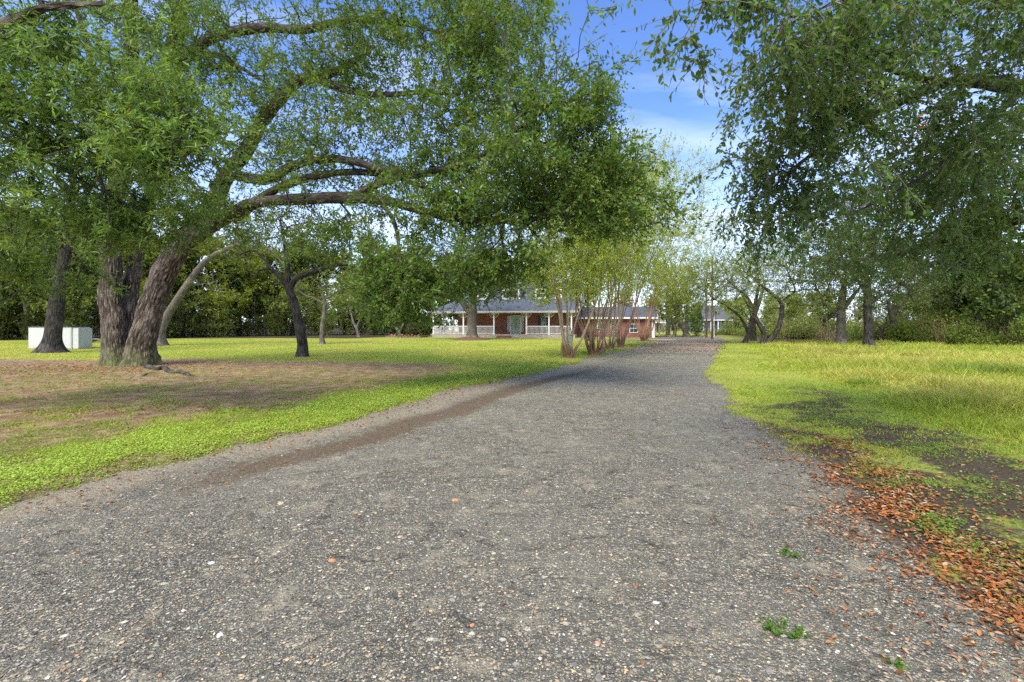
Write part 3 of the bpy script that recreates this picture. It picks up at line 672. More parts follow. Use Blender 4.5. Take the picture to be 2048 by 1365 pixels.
tag(link('loose_gravel', make_mesh('loose_gravel', np.vstack([Va, Vb]), np.vstack([Fa, Fb + len(Va)]), mst, False, col=np.vstack([ca, cb]))), 'loose grey and tan stone chips over the driveway surface', 'gravel', kind='stuff')
def stone(px, py, size_px, c, label, flat=.55):
    p = G(px, py); s = size_px / F_PX * p[1] / 2
    me = bpy.data.meshes.new('stone'); import bmesh
    bm = bmesh.new(); bmesh.ops.create_icosphere(bm, subdivisions=2, radius=1)
    f1_ = rng.random() * 9
    for v in bm.verts:
        k = 1 + .28 * (math.sin(v.co.x * 2.3 + f1_) + math.cos(v.co.y * 2.9 + f1_ * 2) * math.sin(v.co.z * 2.1 + f1_)) * .6 + .08 * rng.normal()
        v.co = Vector((v.co.x * s * k, v.co.y * s * .75 * k, v.co.z * s * flat * k))
    bm.to_mesh(me); bm.free(); me.materials.append(mst)
    a_ = me.color_attributes.new(name='tint', type='FLOAT_COLOR', domain='POINT'); a_.data.foreach_set('color', np.tile([*c, 1], len(me.vertices)).astype(np.float32))
    tag(link('stone', me, None, (p[0], p[1], s * flat * .6), (0, 0, rng.random() * 6)), label, 'stone', 'larger stones lying on the driveway')
O_, T_, W_ = (.50, .22, .09), (.45, .33, .20), (.55, .54, .50)
for a_ in [(910, 1005, 15, O_, 'orange stone alone in the middle of the driveway'), (907, 1086, 12, T_, 'small tan stone just in front of the lone orange stone'),
           (664, 1125, 15, O_, 'larger orange stone of the touching pair'), (679, 1131, 11, (.48, .20, .07), 'smaller orange stone of the touching pair'),
           (561, 1011, 14, T_, 'tan stone near the dirt rut at the left driveway side'), (800, 1078, 13, T_, 'pale yellow stone left of the small tan one'),
           (735, 1181, 14, (.52, .45, .30), 'cream stone on bare driveway in front of the orange pair'), (946, 1254, 15, O_, 'orange stone closest to the camera, in the driveway centre'),
           (1313, 1209, 14, W_, 'white angular stone upright on the right half of the driveway'), (1314, 1248, 12, (.6, .6, .6), 'round white stone just in front of the angular white one'),
           (421, 1131, 14, W_, 'flat white stone left of the orange pair'), (441, 1276, 17, W_, 'large white stone at the lower left of the driveway'),
           (1194, 1290, 14, (.45, .22, .16), 'pinkish stone on the near driveway below the white ones'), (126, 1278, 15, (.5, .46, .36), 'cream stone nearest the lower left corner')]:
    stone(*a_)
def weed_sprig(px, py, size, label, n=9):
    p = G(px, py); root = thing('weed', label, 'weed', p, 0, 'weeds growing through the driveway')
    for k in range(n):
        a_ = rng.random() * 6.28; L = size * (.5 + .5 * rng.random()); hgt = size * .45 * rng.random() + .01
        d = np.array([math.cos(a_), math.sin(a_), 0]); tip = d * L + np.array([0, 0, hgt])
        mb = MB(); mb.cyl((0, 0, 0), tip, .0016, .001, 5)
        st = mb.build('stem', M_STEM, root)
        s = np.linspace(.35, 1, 7); P_ = s[:, None] * tip
        V_, F_, c_, _ = leaves(P_, np.tile(d, (7, 1)), 2, .018, .013, (.10, .20, .03), tw_len=.012, tw_n=1, twigs=False, fold=True, up=1.2)
        link('leaf', make_mesh('leaf', V_, F_, M_GRASS, False, col=c_), st)
M_STEM = plain('weed_stem', (.12, .18, .04))
weed_sprig(1560, 1265, .085, 'green leafy weed sprig growing through the gravel, nearest the camera', 11)
weed_sprig(1592, 1272, .05, 'small weed sprig just right of the largest sprig', 6)
weed_sprig(1580, 1113, .06, 'thin weed sprig beside scattered orange leaves further up the driveway', 6)
weed_sprig(1785, 1330, .035, 'tiny weed sprig at the lower right corner of the driveway', 5)

# ------------------------------------------------------------------ the big oak
base = G(256, 728); D0 = base[1]
def P(px, py, d): return (px, py, d)
oak_limbs = [
    L2([(238, 735, 16.5), (230, 690, 16.5), (226, 640, 16.4), (221, 590, 16.4), (222, 540, 16.3), (222, 480, 16.3), (228, 410, 16.2), (242, 330, 16), (258, 240, 15.8), (262, 140, 15.6), (262, 40, 15.4), (266, -60, 15.2)], [.42, .36, .34, .33, .32, .31, .29, .27, .25, .22, .18, .14]),
    L2([(278, 735, 16.3), (282, 690, 16.3), (296, 640, 16.2), (312, 590, 16.1), (332, 540, 16), (358, 494, 15.8), (398, 450, 15.6), (428, 405, 15.4), (455, 350, 15.2), (492, 300, 15), (527, 239, 14.7), (562, 197, 14.4), (600, 160, 14.1), (655, 150, 13.7), (700, 128, 13.4), (745, 95, 13)], [.47, .41, .385, .37, .37, .33, .30, .27, .245, .225, .20, .175, .15, .12, .10, .06]),
    L2([(248, 700, 16.8), (256, 640, 16.9), (262, 570, 17), (272, 520, 17), (285, 470, 17), (300, 400, 17), (322, 320, 16.8), (345, 230, 16.6), (352, 140, 16.4), (372, 0, 16.2)], [.32, .28, .25, .23, .22, .20, .18, .16, .14, .10]),
    # long limb to the right, coming towards the camera
    L2([(372, 486, 15.8), (430, 448, 15.2), (500, 410, 14.4), (545, 402, 13.8), (620, 398, 13.1), (700, 396, 12.5), (770, 402, 12), (830, 418, 11.6), (900, 436, 11.1), (980, 442, 10.6), (1060, 440, 10.2), (1120, 425, 9.9)], [.26, .22, .19, .17, .16, .15, .13, .11, .09, .075, .055, .03]),
    L2([(470, 350, 15.1), (530, 360, 14.4), (580, 335, 13.8), (640, 318, 13.2), (700, 322, 12.6), (770, 340, 12.1), (850, 350, 11.6), (930, 340, 11.2)], [.17, .16, .14, .12, .105, .09, .06, .03]),
    L2([(470, 440, 14.9), (530, 392, 14.2), (600, 360, 13.6), (690, 345, 13), (780, 352, 12.4), (860, 380, 12)], [.15, .13, .12, .10, .08, .04]),
    L2([(330, 200, 16.2), (352, 140, 15.8), (400, 90, 15.2), (455, 66, 14.8), (530, 56, 14.3), (610, 60, 13.8), (700, 40, 13.3), (790, 45, 12.8), (900, 70, 12.3)], [.20, .19, .17, .155, .14, .12, .10, .07, .03]),
    L2([(310, 230, 16.4), (330, 140, 16.2), (345, 70, 16), (370, -30, 15.8)], [.17, .16, .15, .10]),
    L2([(380, 110, 15.6), (435, 112, 15), (480, 135, 14.6), (530, 165, 14.2)], [.08, .07, .06, .03]),
    L2([(620, 155, 13.9), (690, 180, 13.3), (760, 190, 12.8), (840, 185, 12.2), (920, 190, 11.7)], [.12, .10, .08, .06, .03]),
    L2([(700, 396, 12.5), (780, 360, 11.8), (860, 345, 11.2), (950, 320, 10.6), (1000, 280, 10.2), (1060, 240, 9.8), (1120, 190, 9.5)], [.10, .09, .08, .07, .06, .045, .02]),
    L2([(240, 350, 16.1), (205, 270, 15.9), (190, 180, 15.7), (175, 90, 15.5), (150, 10, 15.3)], [.16, .14, .12, .09, .06]),
    L2([(222, 520, 16.2), (185, 440, 15.6), (140, 380, 15), (80, 330, 14.4)], [.14, .12, .09, .05]),
    L2([(760, 400, 12), (790, 450, 11.2), (800, 520, 10.5), (805, 580, 10.1)], [.07, .05, .035, .015]),
]
oak_tips = np.vstack([
    B(300, 60, 14.8, 240, 130, 2.6, 430), B(570, 100, 13.6, 220, 120, 2.6, 270), B(800, 70, 12.5, 210, 100, 2.4, 330),
    B(960, 130, 11.2, 160, 130, 2.0, 360), B(1065, 250, 10, 120, 120, 1.6, 230), B(900, 290, 11.3, 170, 120, 2.0, 320),
    B(1060, 380, 10, 190, 100, 1.7, 330), B(880, 420, 11, 190, 70, 1.6, 210), B(1205, 420, 9.8, 90, 60, 1.0, 90), B(1240, 390, 9.8, 85, 95, 1.0, 50, .8), B(1200, 210, 9.6, 60, 80, .8, 26, .8), B(1165, 15, 7.5, 8, 30, .15, 3), B(1180, 230, 9.6, 60, 65, .8, 70), B(1220, 330, 9.6, 60, 50, .8, 50),
    B(785, 545, 10.3, 75, 95, .9, 230), B(815, 608, 10.3, 38, 40, .6, 60), B(660, 320, 13.2, 160, 80, 1.8, 130), B(490, 250, 14.2, 150, 120, 2.2, 210), B(400, 150, 14.0, 110, 110, 1.4, 110), B(430, 420, 14.2, 150, 60, 1.6, 130), B(640, 350, 12.9, 150, 60, 1.4, 60),
    B(230, 330, 14.6, 190, 140, 2.2, 290), B(640, 460, 12.5, 130, 40, 1.2, 90), B(1165, 170, 10, 40, 60, .8, 40), B(980, 40, 12, 100, 60, 1.5, 130), B(740, 230, 12.8, 130, 80, 1.5, 120),
    B(1000, 510, 10.4, 110, 45, 1.0, 130), B(940, 560, 10.6, 70, 30, .8, 60), B(700, -60, 12, 500, 60, 3, 200), B(300, -80, 14, 350, 60, 4, 120)])
tree('oak_tree', 'huge spreading live oak with three thick stems left of the driveway', 'tree', base, oak_limbs, oak_tips, bark=M_OAK, lbark=M_OAKL, r0=.0055, seg=.42, alpha=.3, sag=.06,
     sides=56, step=.045, limb_sides=16, n_trunk=3, flare=.34, lump=.13,
     leaf=dict(n_per=9, length=.102, width=.044, tint=(.122, .205, .036), tw_len=.36, tw_n=5, hang=.2, yel=.10, up=.7, rad=.004, tw_keep=3))

# ------------------------------------------------------------------ overhanging trees beside the camera
nl_limbs = [
    (np.array([(-10.2, 6.5, -.1), (-10.1, 6.6, 1.2), (-9.8, 6.7, 2.6), (-9.2, 6.9, 4.2), (-8.4, 7.0, 6.2), (-7.4, 7.1, 8)]), [.40, .33, .30, .26, .2, .1]),
    (np.array([(-9.9, 6.7, 2.4), (-8.4, 6.6, 3.3), (-7.0, 6.5, 3.9), (-5.6, 6.3, 4.1), (-4.4, 6.1, 4.0)]), [.14, .11, .08, .05, .02]),
    (np.array([(-9.4, 6.8, 3.8), (-7.8, 6.3, 5.0), (-6.4, 6.0, 5.6), (-5.2, 5.8, 5.6)]), [.13, .1, .06, .02]),
    (np.array([(-9.9, 6.6, 2.2), (-8.8, 7.4, 2.9), (-7.7, 8.2, 3.2), (-6.6, 8.6, 3.1)]), [.10, .08, .05, .02])]
nl_tips = np.vstack([B(70, 90, 6.2, 150, 150, 1.2, 150), B(230, 230, 6.2, 190, 110, .9, 170), B(60, 300, 6.4, 150, 120, 1.1, 130), B(330, 330, 6.2, 120, 90, .7, 80), B(150, 430, 6.8, 210, 70, .9, 110), B(50, 520, 8.5, 130, 60, 1.2, 90), B(250, 440, 7, 130, 40, .6, 40), B(-150, 250, 6.5, 140, 300, 1.5, 100)])
tree('overhanging_oak', 'leafy willow oak boughs hanging in from the upper left edge', 'tree', (-10.2, 6.5, 0), nl_limbs, nl_tips, bark=M_OAK, r0=.0045, seg=.3, sides=28, step=.08,
     leaf=dict(n_per=10, length=.088, width=.024, tint=(.175, .275, .060), tw_len=.26, tw_n=6, hang=.15, fold=True, yel=.04, up=.8))
nr_limbs = [
    (np.array([(8.9, 5.6, -.1), (8.85, 5.6, 1.2), (8.7, 5.6, 2.6), (8.3, 5.5, 4.4), (7.6, 5.4, 6.4), (6.8, 5.3, 8)]), [.42, .34, .31, .27, .2, .1]),
    L2([(2520, 260, 5.4), (2300, 190, 5.3), (2048, 176, 5.2), (1960, 164, 5.1), (1890, 168, 5.0), (1800, 205, 4.9), (1730, 238, 4.8), (1660, 285, 4.75), (1590, 335, 4.7), (1520, 400, 4.6)], [.13, .11, .085, .07, .055, .04, .033, .025, .018, .008]),
    L2([(2500, 120, 5.4), (2250, -60, 4.6), (1980, -90, 4.0), (1700, -60, 3.6), (1500, -60, 3.3), (1400, -30, 3.1)], [.12, .10, .07, .05, .03, .012]),
    L2([(2450, 400, 5.8), (2200, 420, 6.2), (2048, 440, 6.6), (1900, 480, 7.0), (1760, 520, 7.2)], [.12, .09, .06, .04, .015]),
    L2([(1890, 168, 5.0), (1820, 150, 4.7), (1740, 130, 4.5), (1640, 130, 4.4), (1540, 150, 4.3)], [.04, .034, .028, .02, .008]),
    L2([(2048, 176, 5.2), (1960, 260, 5.2), (1880, 330, 5.2), (1800, 380, 5.3), (1700, 430, 5.3)], [.045, .035, .028, .02, .008])]
nr_tips = np.vstack([B(1460, 0, 3.1, 100, 35, .3, 26), B(1370, 60, 3.0, 22, 45, .15, 7), B(1310, 20, 3.0, 12, 20, .1, 2), B(1610, 60, 3.4, 130, 70, .5, 60), B(1800, 30, 4, 260, 70, .9, 130),
    B(1625, 170, 4.2, 95, 80, .6, 66), B(1700, 220, 4.6, 160, 120, .8, 120), B(1900, 230, 5, 180, 140, 1.1, 150), B(1595, 330, 4.6, 85, 90, .6, 72), B(1600, 410, 4.9, 120, 70, .7, 75), B(1510, 340, 4.6, 30, 60, .3, 6),
    B(1790, 390, 6.2, 180, 100, 1.2, 190), B(1960, 340, 6.5, 150, 90, 1.2, 150), B(1950, 460, 6.4, 160, 130, 1.3, 150), B(1760, 500, 7, 130, 70, 1, 80), B(1990, 80, 4.6, 120, 100, .9, 80), B(2180, 300, 5.8, 160, 280, 1.5, 130), B(1560, 470, 4.8, 40, 35, .4, 10), B(1540, 240, 4.3, 40, 40, .3, 8)])
nr = tree('overhanging_live_oak', 'dark leafed live oak boughs with hanging twigs at the upper right', 'tree', (8.9, 5.6, 0), nr_limbs, nr_tips, bark=M_OAKD, r0=.003, seg=.22, sides=28, step=.08, sag=.03, brmat=plain('grey_twig', (.17, .145, .115), .9, .3),
     leaf=dict(n_per=8, length=.054, width=.025, tint=(.100, .180, .036), tw_len=.24, tw_n=5, hang=.75, fold=True, yel=.04, up=.5, rad=.0026))
for k in range(7):   # the bunch of dead leaves
    p = W(1850 + rng.normal() * 9, 225 + k * 9, 4.9); V_, F_, c_, _ = leaves(np.array([p - np.array([8.9, 5.6, 0])]), np.array([[0, 0, -1.]]), 2, .07, .035, (.45, .19, .05), twigs=False, tw_len=.02, tw_n=1, fold=True, up=.1)
    link('dead_leaf', make_mesh('dead_leaf', V_, F_, M_DEAD, False, col=c_), nr)

# ------------------------------------------------------------------ other trees, placed one by one
def put(name, label, gpx, gpy, stems, blobs, bark, tint, n_trunk=1, group=None, leaf=None, **kw):
    """stems: list of (pixel polyline, radii in metres) at the depth of the base; blobs: (px, py, depth offset, rx, ry, rz, n)"""
    b_ = G(gpx, gpy); d = b_[1]
    lm = []
    for pts, rad in stems:
        pp = [(p[0], p[1], d + (p[2] if len(p) > 2 else 0)) for p in pts]; lm.append(L2(pp, rad))
    lm[0][0][0][2] = -.08
    tips = np.vstack([B(x, y, d + o, rx, ry, rz, n) for x, y, o, rx, ry, rz, n in blobs])
    lf = dict(n_per=7, length=.10, width=.05, tint=tint, tw_len=.4, tw_n=4, twigs=False, yel=.08); lf.update(leaf or {})
    k = dict(sides=16, step=.15, limb_sides=8, r0=.008, seg=.6); k.update(kw)
    return tree(name, label, 'tree', b_, lm, tips, group, bark=bark, n_trunk=n_trunk, leaf=lf, **k)
GT = (0.120, 0.168, 0.035)
put('oak_tree', 'thick leaning oak trunk standing in front of the white box', 103, 708,
    [([(103, 709), (104, 690), (108, 650), (113, 610), (119, 570), (127, 530), (133, 480), (140, 420), (150, 340)], [.46, .36, .34, .32, .28, .26, .24, .2, .1]),
     ([(127, 530), (150, 470), (190, 420), (240, 370)], [.16, .13, .1, .04]), ([(120, 550), (90, 500), (50, 440), (0, 400)], [.15, .12, .1, .04])],
    [(80, 420, 0, 160, 90, 3, 150), (180, 350, 0, 150, 110, 3, 120), (40, 520, -1, 120, 45, 2.5, 80), (-60, 440, 0, 120, 120, 3, 80)], M_OAKD, (0.088, 0.136, 0.032), flare=.7)
put('leaning_oak', 'pale grey oak leaning right, just behind the huge oak', 320, 693,
    [([(318, 694), (320, 670), (328, 645), (345, 615), (368, 580), (392, 545), (415, 520), (450, 500), (500, 480)], [.46, .32, .27, .25, .23, .21, .19, .16, .1]),
     ([(322, 660), (326, 610), (338, 560), (345, 500), (352, 440)], [.26, .22, .2, .16, .1]), ([(500, 480), (540, 500), (570, 535), (590, 570)], [.1, .08, .05, .02])],
    [(420, 480, 0, 120, 60, 3, 130), (350, 430, 0, 110, 70, 3, 110), (540, 470, 0, 80, 50, 2.5, 80), (400, 580, 0, 40, 40, 1.5, 16), (430, 560, 0, 40, 50, 1.5, 20)], M_GREY, (0.184, 0.216, 0.035), flare=.5)
put('mesquite_tree', 'dark Y shaped tree alone on the lawn right of the huge oak', 604, 716,
    [([(604, 717), (605, 690), (600, 660), (594, 630), (588, 605), (580, 585), (576, 572)], [.26, .22, .21, .19, .18, .18, .17]),
     ([(578, 582), (592, 558), (618, 547), (645, 538), (672, 530), (705, 532), (740, 545)], [.15, .13, .12, .10, .08, .05, .03]),
     ([(576, 574), (560, 555), (540, 535), (526, 515), (508, 502), (490, 505), (470, 515)], [.13, .11, .09, .07, .05, .04, .02]),
     ([(545, 540), (520, 540), (510, 555), (494, 558)], [.05, .04, .03, .015]), ([(578, 580), (576, 545), (574, 520), (568, 480), (560, 440)], [.13, .11, .09, .07, .04])],
    [(560, 460, 0, 110, 50, 2, 110), (680, 500, 0, 70, 40, 1.6, 60), (470, 490, 0, 60, 35, 1.4, 40), (640, 440, 0, 90, 40, 2, 60), (750, 520, 0, 50, 35, 1.3, 35)], M_OAKD, (0.136, 0.184, 0.035))
put('young_oak', 'small grey trunked tree on the lawn behind the Y shaped tree', 645, 690,
    [([(645, 691), (644, 675), (645, 650), (649, 625), (648, 600), (640, 575)], [.22, .17, .16, .15, .13, .06]), ([(648, 608), (630, 598), (608, 590), (590, 575)], [.1, .08, .06, .03]), ([(649, 600), (672, 585), (690, 570)], [.08, .06, .03])],
    [(640, 580, 0, 60, 35, 2, 90), (700, 570, 0, 45, 35, 2, 60), (600, 600, 0, 35, 28, 1.5, 35)], M_GREY, (0.192, 0.232, 0.048))
put('young_oak', 'slender pale forked tree by the edge of the woods', 716, 675,
    [([(718, 676), (714, 660), (708, 648), (703, 630), (700, 610)], [.2, .16, .13, .1, .05]), ([(713, 655), (720, 638), (718, 620), (722, 600)], [.12, .1, .07, .03])],
    [(705, 595, 0, 55, 35, 3, 130), (735, 610, 0, 35, 28, 2, 60)], M_GREY, (0.152, 0.192, 0.045))
put('young_oak', 'small fork trunked tree left of the porch under drooping oak leaves', 800, 677,
    [([(800, 678), (798, 665), (792, 655), (786, 640), (780, 625)], [.22, .16, .13, .1, .04]), ([(799, 664), (806, 650), (812, 635)], [.12, .09, .04]), ([(793, 655), (776, 636), (766, 630)], [.08, .05, .03])],
    [(800, 610, 0, 60, 35, 3, 160), (830, 640, 0, 30, 25, 2, 60)], M_GREY, (0.112, 0.160, 0.040))
put('shade_oak', 'broad shade tree in a mulch ring before the porch', 945, 681,
    [([(945, 682), (944, 668), (944, 650), (945, 632), (946, 618)], [.60, .46, .44, .43, .42]),
     ([(942, 630), (928, 610), (912, 592), (895, 585), (870, 570)], [.30, .27, .22, .18, .1]), ([(946, 622), (948, 600), (952, 575), (950, 540), (945, 500)], [.34, .28, .24, .2, .1]), ([(944, 605), (940, 580), (935, 555), (925, 520)], [.2, .16, .12, .08])],
    [(900, 535, 0, 85, 65, 3, 360), (975, 520, 0, 75, 70, 3, 360), (1015, 565, 0, 42, 36, 2.5, 200), (965, 580, -1.5, 75, 20, 1.5, 170), (1040, 560, -.5, 40, 26, 1.6, 110), (860, 580, 0, 50, 40, 2.5, 160), (930, 480, 0, 90, 40, 3.5, 220), (1025, 590, 0, 16, 14, 1.2, 18), (900, 600, 0, 22, 12, 1.5, 24)], M_GREY, (0.088, 0.136, 0.035), flare=.4,
    leaf=dict(length=.14, width=.07))

# crape myrtles
def myrtle(gpx, gpy, H, spread, n, red, label, n_tips, lean=0.0, tint=(.38, .46, .075), name='crape_myrtle', group='crape myrtles along the driveway'):
    b_ = G(gpx, gpy); lm = []; tips = []
    for k in range(n):
        a_ = 6.283 * k / n + rng.normal() * .3; r1 = .16 * spread * rng.random(); out = min(2.3, spread * (.45 + .85 * rng.random()))
        dx, dy = math.cos(a_), math.sin(a_) * .8; h_ = H * (.72 + .28 * rng.random())
        wob = rng.normal(size=(8, 2)) * .07
        pts = [(b_[0] + dx * .13, b_[1] + dy * .10, -.05)]
        for q, f in enumerate((.07, .16, .30, .45, .6, .78, 1.0)):
            o = out * (f ** .82)
            pts.append((b_[0] + dx * (.12 + o) + wob[q, 0] + lean * f * f * H, b_[1] + dy * (.12 + o) + wob[q, 1], h_ * f * .92))
        r_ = .030 + .030 * rng.random(); out = min(out, 2.4); lm.append((np.array(pts), [r_ * 1.7, r_ * 1.25, r_, r_ * .85, r_ * .7, r_ * .5, r_ * .3, r_ * .1]))
    m_ = int(n_tips); f = .34 + .70 * rng.random(m_) ** .85; a_ = rng.random(m_) * 6.283; rr = np.sqrt(rng.random(m_)) * spread * (.5 + 1.1 * f) * (1.25 - .55 * np.clip(f - .55, 0, 1))
    tips = np.stack([b_[0] + np.cos(a_) * rr + lean * f * f * H, b_[1] + np.sin(a_) * rr, H * f * 1.0], -1)
    tips = tips + rng.normal(size=(max(2, m_ // 10), 3))[rng.integers(0, max(2, m_ // 10), m_)] * .12 * spread
    return tree(name, label, 'tree', b_, lm, tips, group, bark=M_MYRTR if red else M_MYRT, brmat=M_BRANCHM, n_trunk=n, sides=9, step=.12, flare=.5, r0=.004, rexp=.42, seg=.45, alpha=.25, wob=.08,
                leaf=dict(n_per=6, length=.11, width=.062, tint=tint, tw_len=.5, tw_n=4, hang=-.5, spread=.7, yel=.18, twigs=True, rad=.004, tw_keep=3))
myrtle(1139, 718, 7.4, 1.6, 8, False, 'crape myrtle nearest the camera, with slim tan and grey stems', 1000, -.03)
myrtle(1186, 712, 9.2, 1.7, 11, True, 'second crape myrtle, a dense vase of red brown stems', 1000, .05)
myrtle(1220, 700, 11.0, 2.1, 8, False, 'third crape myrtle, right of the thin dark sapling', 1000, .08)
myrtle(1241, 696, 11.0, 2.8, 8, True, 'fourth crape myrtle, dark reddish base with outward leaning stems', 1300, .14)
myrtle(1288, 684, 11.0, 4.6, 9, True, 'farthest crape myrtle, in front of the brick garage', 1900, .08, (.40, .47, .075))
myrtle(1201, 706, 2.9, .35, 2, False, 'thin dark sapling with two stems between the crape myrtles', 16, 0, name='sapling', group='')
# right side mesquites and oaks
MT = (0.27, 0.34, 0.095)
put('mesquite_tree', 'mesquite with two black trunks splayed from one root', 1524, 690,
    [([(1524, 691), (1529, 672), (1522, 655), (1513, 640), (1508, 625), (1500, 605), (1490, 590), (1470, 575), (1462, 560)], [.24, .19, .17, .15, .14, .12, .09, .06, .03]),
     ([(1530, 690), (1545, 675), (1557, 655), (1563, 630), (1563, 608), (1555, 598), (1535, 580), (1515, 565), (1498, 545)], [.22, .19, .17, .16, .15, .12, .09, .06, .03]),
     ([(1562, 606), (1578, 592), (1590, 580), (1580, 555), (1570, 530)], [.10, .08, .06, .05, .03])],
    [(1480, 550, 0, 60, 50, 3, 260), (1540, 530, 0, 75, 55, 3.5, 330), (1600, 570, 0, 50, 45, 3, 220), (1440, 590, 0, 28, 30, 2, 60), (1560, 495, 0, 80, 28, 3, 160), (1490, 600, 0, 50, 18, 2, 60)], M_OAKD, MT, n_trunk=2, leaf=dict(length=.085, width=.042, tw_n=5))
put('mesquite_tree', 'mesquite trunk leaning left, left of the splayed pair', 1487, 688,
    [([(1488, 689), (1496, 670), (1502, 650), (1506, 628), (1512, 600), (1520, 560)], [.2, .18, .17, .16, .13, .06]), ([(1496, 665), (1484, 640), (1470, 625), (1448, 610), (1430, 600)], [.12, .1, .08, .06, .03])],
    [(1440, 560, 0, 45, 45, 3, 170), (1490, 515, 0, 60, 40, 3, 190), (1422, 530, 0, 24, 30, 2, 60), (1415, 590, 0, 16, 30, 2, 40)], M_OAKD, MT)
put('mesquite_tree', 'straight dark trunk between the leaning mesquites', 1507, 683,
    [([(1507, 684), (1507, 660), (1508, 635), (1520, 600), (1530, 560)], [.26, .22, .2, .15, .08]), ([(1508, 640), (1495, 610), (1480, 580)], [.16, .12, .05])],
    [(1510, 560, 0, 60, 45, 3, 150), (1470, 580, 0, 35, 30, 2, 50)], M_OAKD, (0.136, 0.192, 0.048))
put('oak_tree', 'brown trunked oak with a low left arm right of the driveway', 1682, 692,
    [([(1682, 693), (1682, 670), (1682, 645), (1682, 622), (1684, 600), (1690, 560)], [.36, .29, .275, .27, .25, .12]), ([(1678, 628), (1664, 622), (1650, 608), (1640, 592)], [.13, .11, .08, .03]), ([(1683, 622), (1700, 600), (1720, 575)], [.2, .15, .06])],
    [(1650, 540, 0, 70, 60, 3.5, 280), (1720, 520, 0, 80, 70, 3.5, 300), (1680, 480, 0, 100, 60, 3.5, 200), (1640, 600, 0, 25, 22, 2, 24)], M_GREY, (0.144, 0.192, 0.040), leaf=dict(length=.12, width=.06))
put('oak_tree', 'dark straight trunked oak in the middle of the right meadow', 1736, 694,
    [([(1737, 695), (1737, 670), (1736, 640), (1735, 610), (1735, 580), (1730, 530)], [.33, .265, .25, .235, .21, .1]), ([(1736, 610), (1760, 594), (1785, 580), (1800, 570)], [.12, .09, .07, .03]), ([(1735, 590), (1715, 560), (1690, 530)], [.15, .1, .05])],
    [(1700, 540, -1, 70, 50, 3, 230), (1790, 540, 0, 80, 55, 3, 300), (1740, 480, 0, 120, 60, 4, 300), (1690, 590, -1, 28, 24, 1.5, 40)], M_OAKD, (0.080, 0.128, 0.032), leaf=dict(length=.12, width=.06))
put('mesquite_tree', 'black crooked trunked tree right of the straight dark oak', 1783, 687,
    [([(1783, 688), (1786, 665), (1787, 645), (1782, 625), (1776, 600)], [.3, .25, .23, .2, .1]), ([(1787, 648), (1800, 640), (1812, 642), (1818, 630)], [.08, .06, .05, .02]), ([(1785, 640), (1800, 610), (1820, 590)], [.14, .1, .04])],
    [(1790, 580, 0, 60, 40, 3, 200), (1850, 570, 0, 60, 50, 3, 220)], M_OAKD, (0.096, 0.144, 0.035))
put('mesquite_tree', 'low stunted tree tucked between the two dark trunks', 1764, 686,
    [([(1764, 687), (1762, 670), (1766, 655), (1774, 645)], [.2, .16, .14, .08]), ([(1764, 660), (1754, 650), (1746, 646)], [.07, .05, .02])],
    [(1770, 630, 0, 30, 18, 2, 60)], M_OAKD, (0.112, 0.160, 0.048))
# trees at the far end of the driveway
put('live_oak', 'grey trunked oak with many leaning stems past the garage', 1372, 675,
    [([(1374, 676), (1370, 662), (1362, 648), (1358, 630), (1350, 610)], [.42, .3, .28, .22, .1]), ([(1374, 676), (1373, 650), (1374, 620), (1376, 590)], [.25, .2, .18, .1]), ([(1348, 675), (1350, 660), (1345, 645), (1338, 635), (1325, 636)], [.22, .2, .18, .15, .1])],
    [(1350, 590, 0, 35, 50, 4, 330), (1372, 580, 0, 28, 60, 3.5, 330), (1330, 625, 0, 25, 15, 3, 80), (1360, 550, 0, 40, 35, 4, 170), (1385, 640, 0, 12, 28, 2, 60)], M_GREY, (0.192, 0.248, 0.048), leaf=dict(length=.16, width=.09))
put('hackberry_tree', 'yellow leafed tree behind the garage roof corner', 1336, 672,
    [([(1336, 673), (1336, 640), (1334, 600), (1336, 560)], [.3, .25, .2, .1])],
    [(1330, 600, 0, 30, 35, 3, 200), (1345, 615, 0, 16, 22, 2, 60), (1325, 540, 0, 35, 40, 3, 160)], M_GREY, (0.320, 0.320, 0.032), leaf=dict(length=.16, width=.09))
print('tris so far', sum(len(me.polygons) for me in bpy.data.meshes))

# ------------------------------------------------------------------ woods behind
def woods_tree(name, H, Rr, tint, label, group, n=300, bark=M_GREY, tl=.26, low=.22, loc=(0, 0, 0), yel=.12):
    b_ = np.zeros(3); k = rng.normal(size=4) * .5
    lm = [(np.array([(0, 0, -.2), (k[0] * .3, k[1] * .3, H * .25), (k[0], k[1], H * .55), (k[0] * 1.3, k[1] * 1.2, H * .9)]), [.30, .22, .16, .05])]
    for q in range(4):
        a_ = q * 1.6 + rng.random(); z = H * (.22 + .12 * q)
        lm.append((np.array([(k[0] * .4, k[1] * .4, z), (math.cos(a_) * Rr * .35, math.sin(a_) * Rr * .35, z + H * .12), (math.cos(a_) * Rr * .75, math.sin(a_) * Rr * .75, z + H * .2)]), [.12, .08, .03]))
    tips = [blob((rng.normal() * .25 * Rr, rng.normal() * .25 * Rr, H * (low + .13 + (.85 - low) * f)), (Rr * (.95 - .45 * f) * (.8 + .4 * rng.random()), Rr * (.95 - .45 * f), H * .13), n // 5) for f in np.linspace(0, 1, 5)]
    o = tree(name, label, 'tree', b_, lm, np.vstack(tips), group, bark=bark, r0=.012, seg=1.0, sides=8, step=.6, limb_sides=5, flare=.3,
             leaf=dict(n_per=7, length=tl * 1.15, width=tl * .7, tint=tint, tw_len=.7, tw_n=7, twigs=False, yel=yel, spread=1.2, up=.4))
    o.location = loc
    return o
LW = 'tree in the dense green woods behind the left lawn'; GW = 'trees of the woods behind the left lawn'
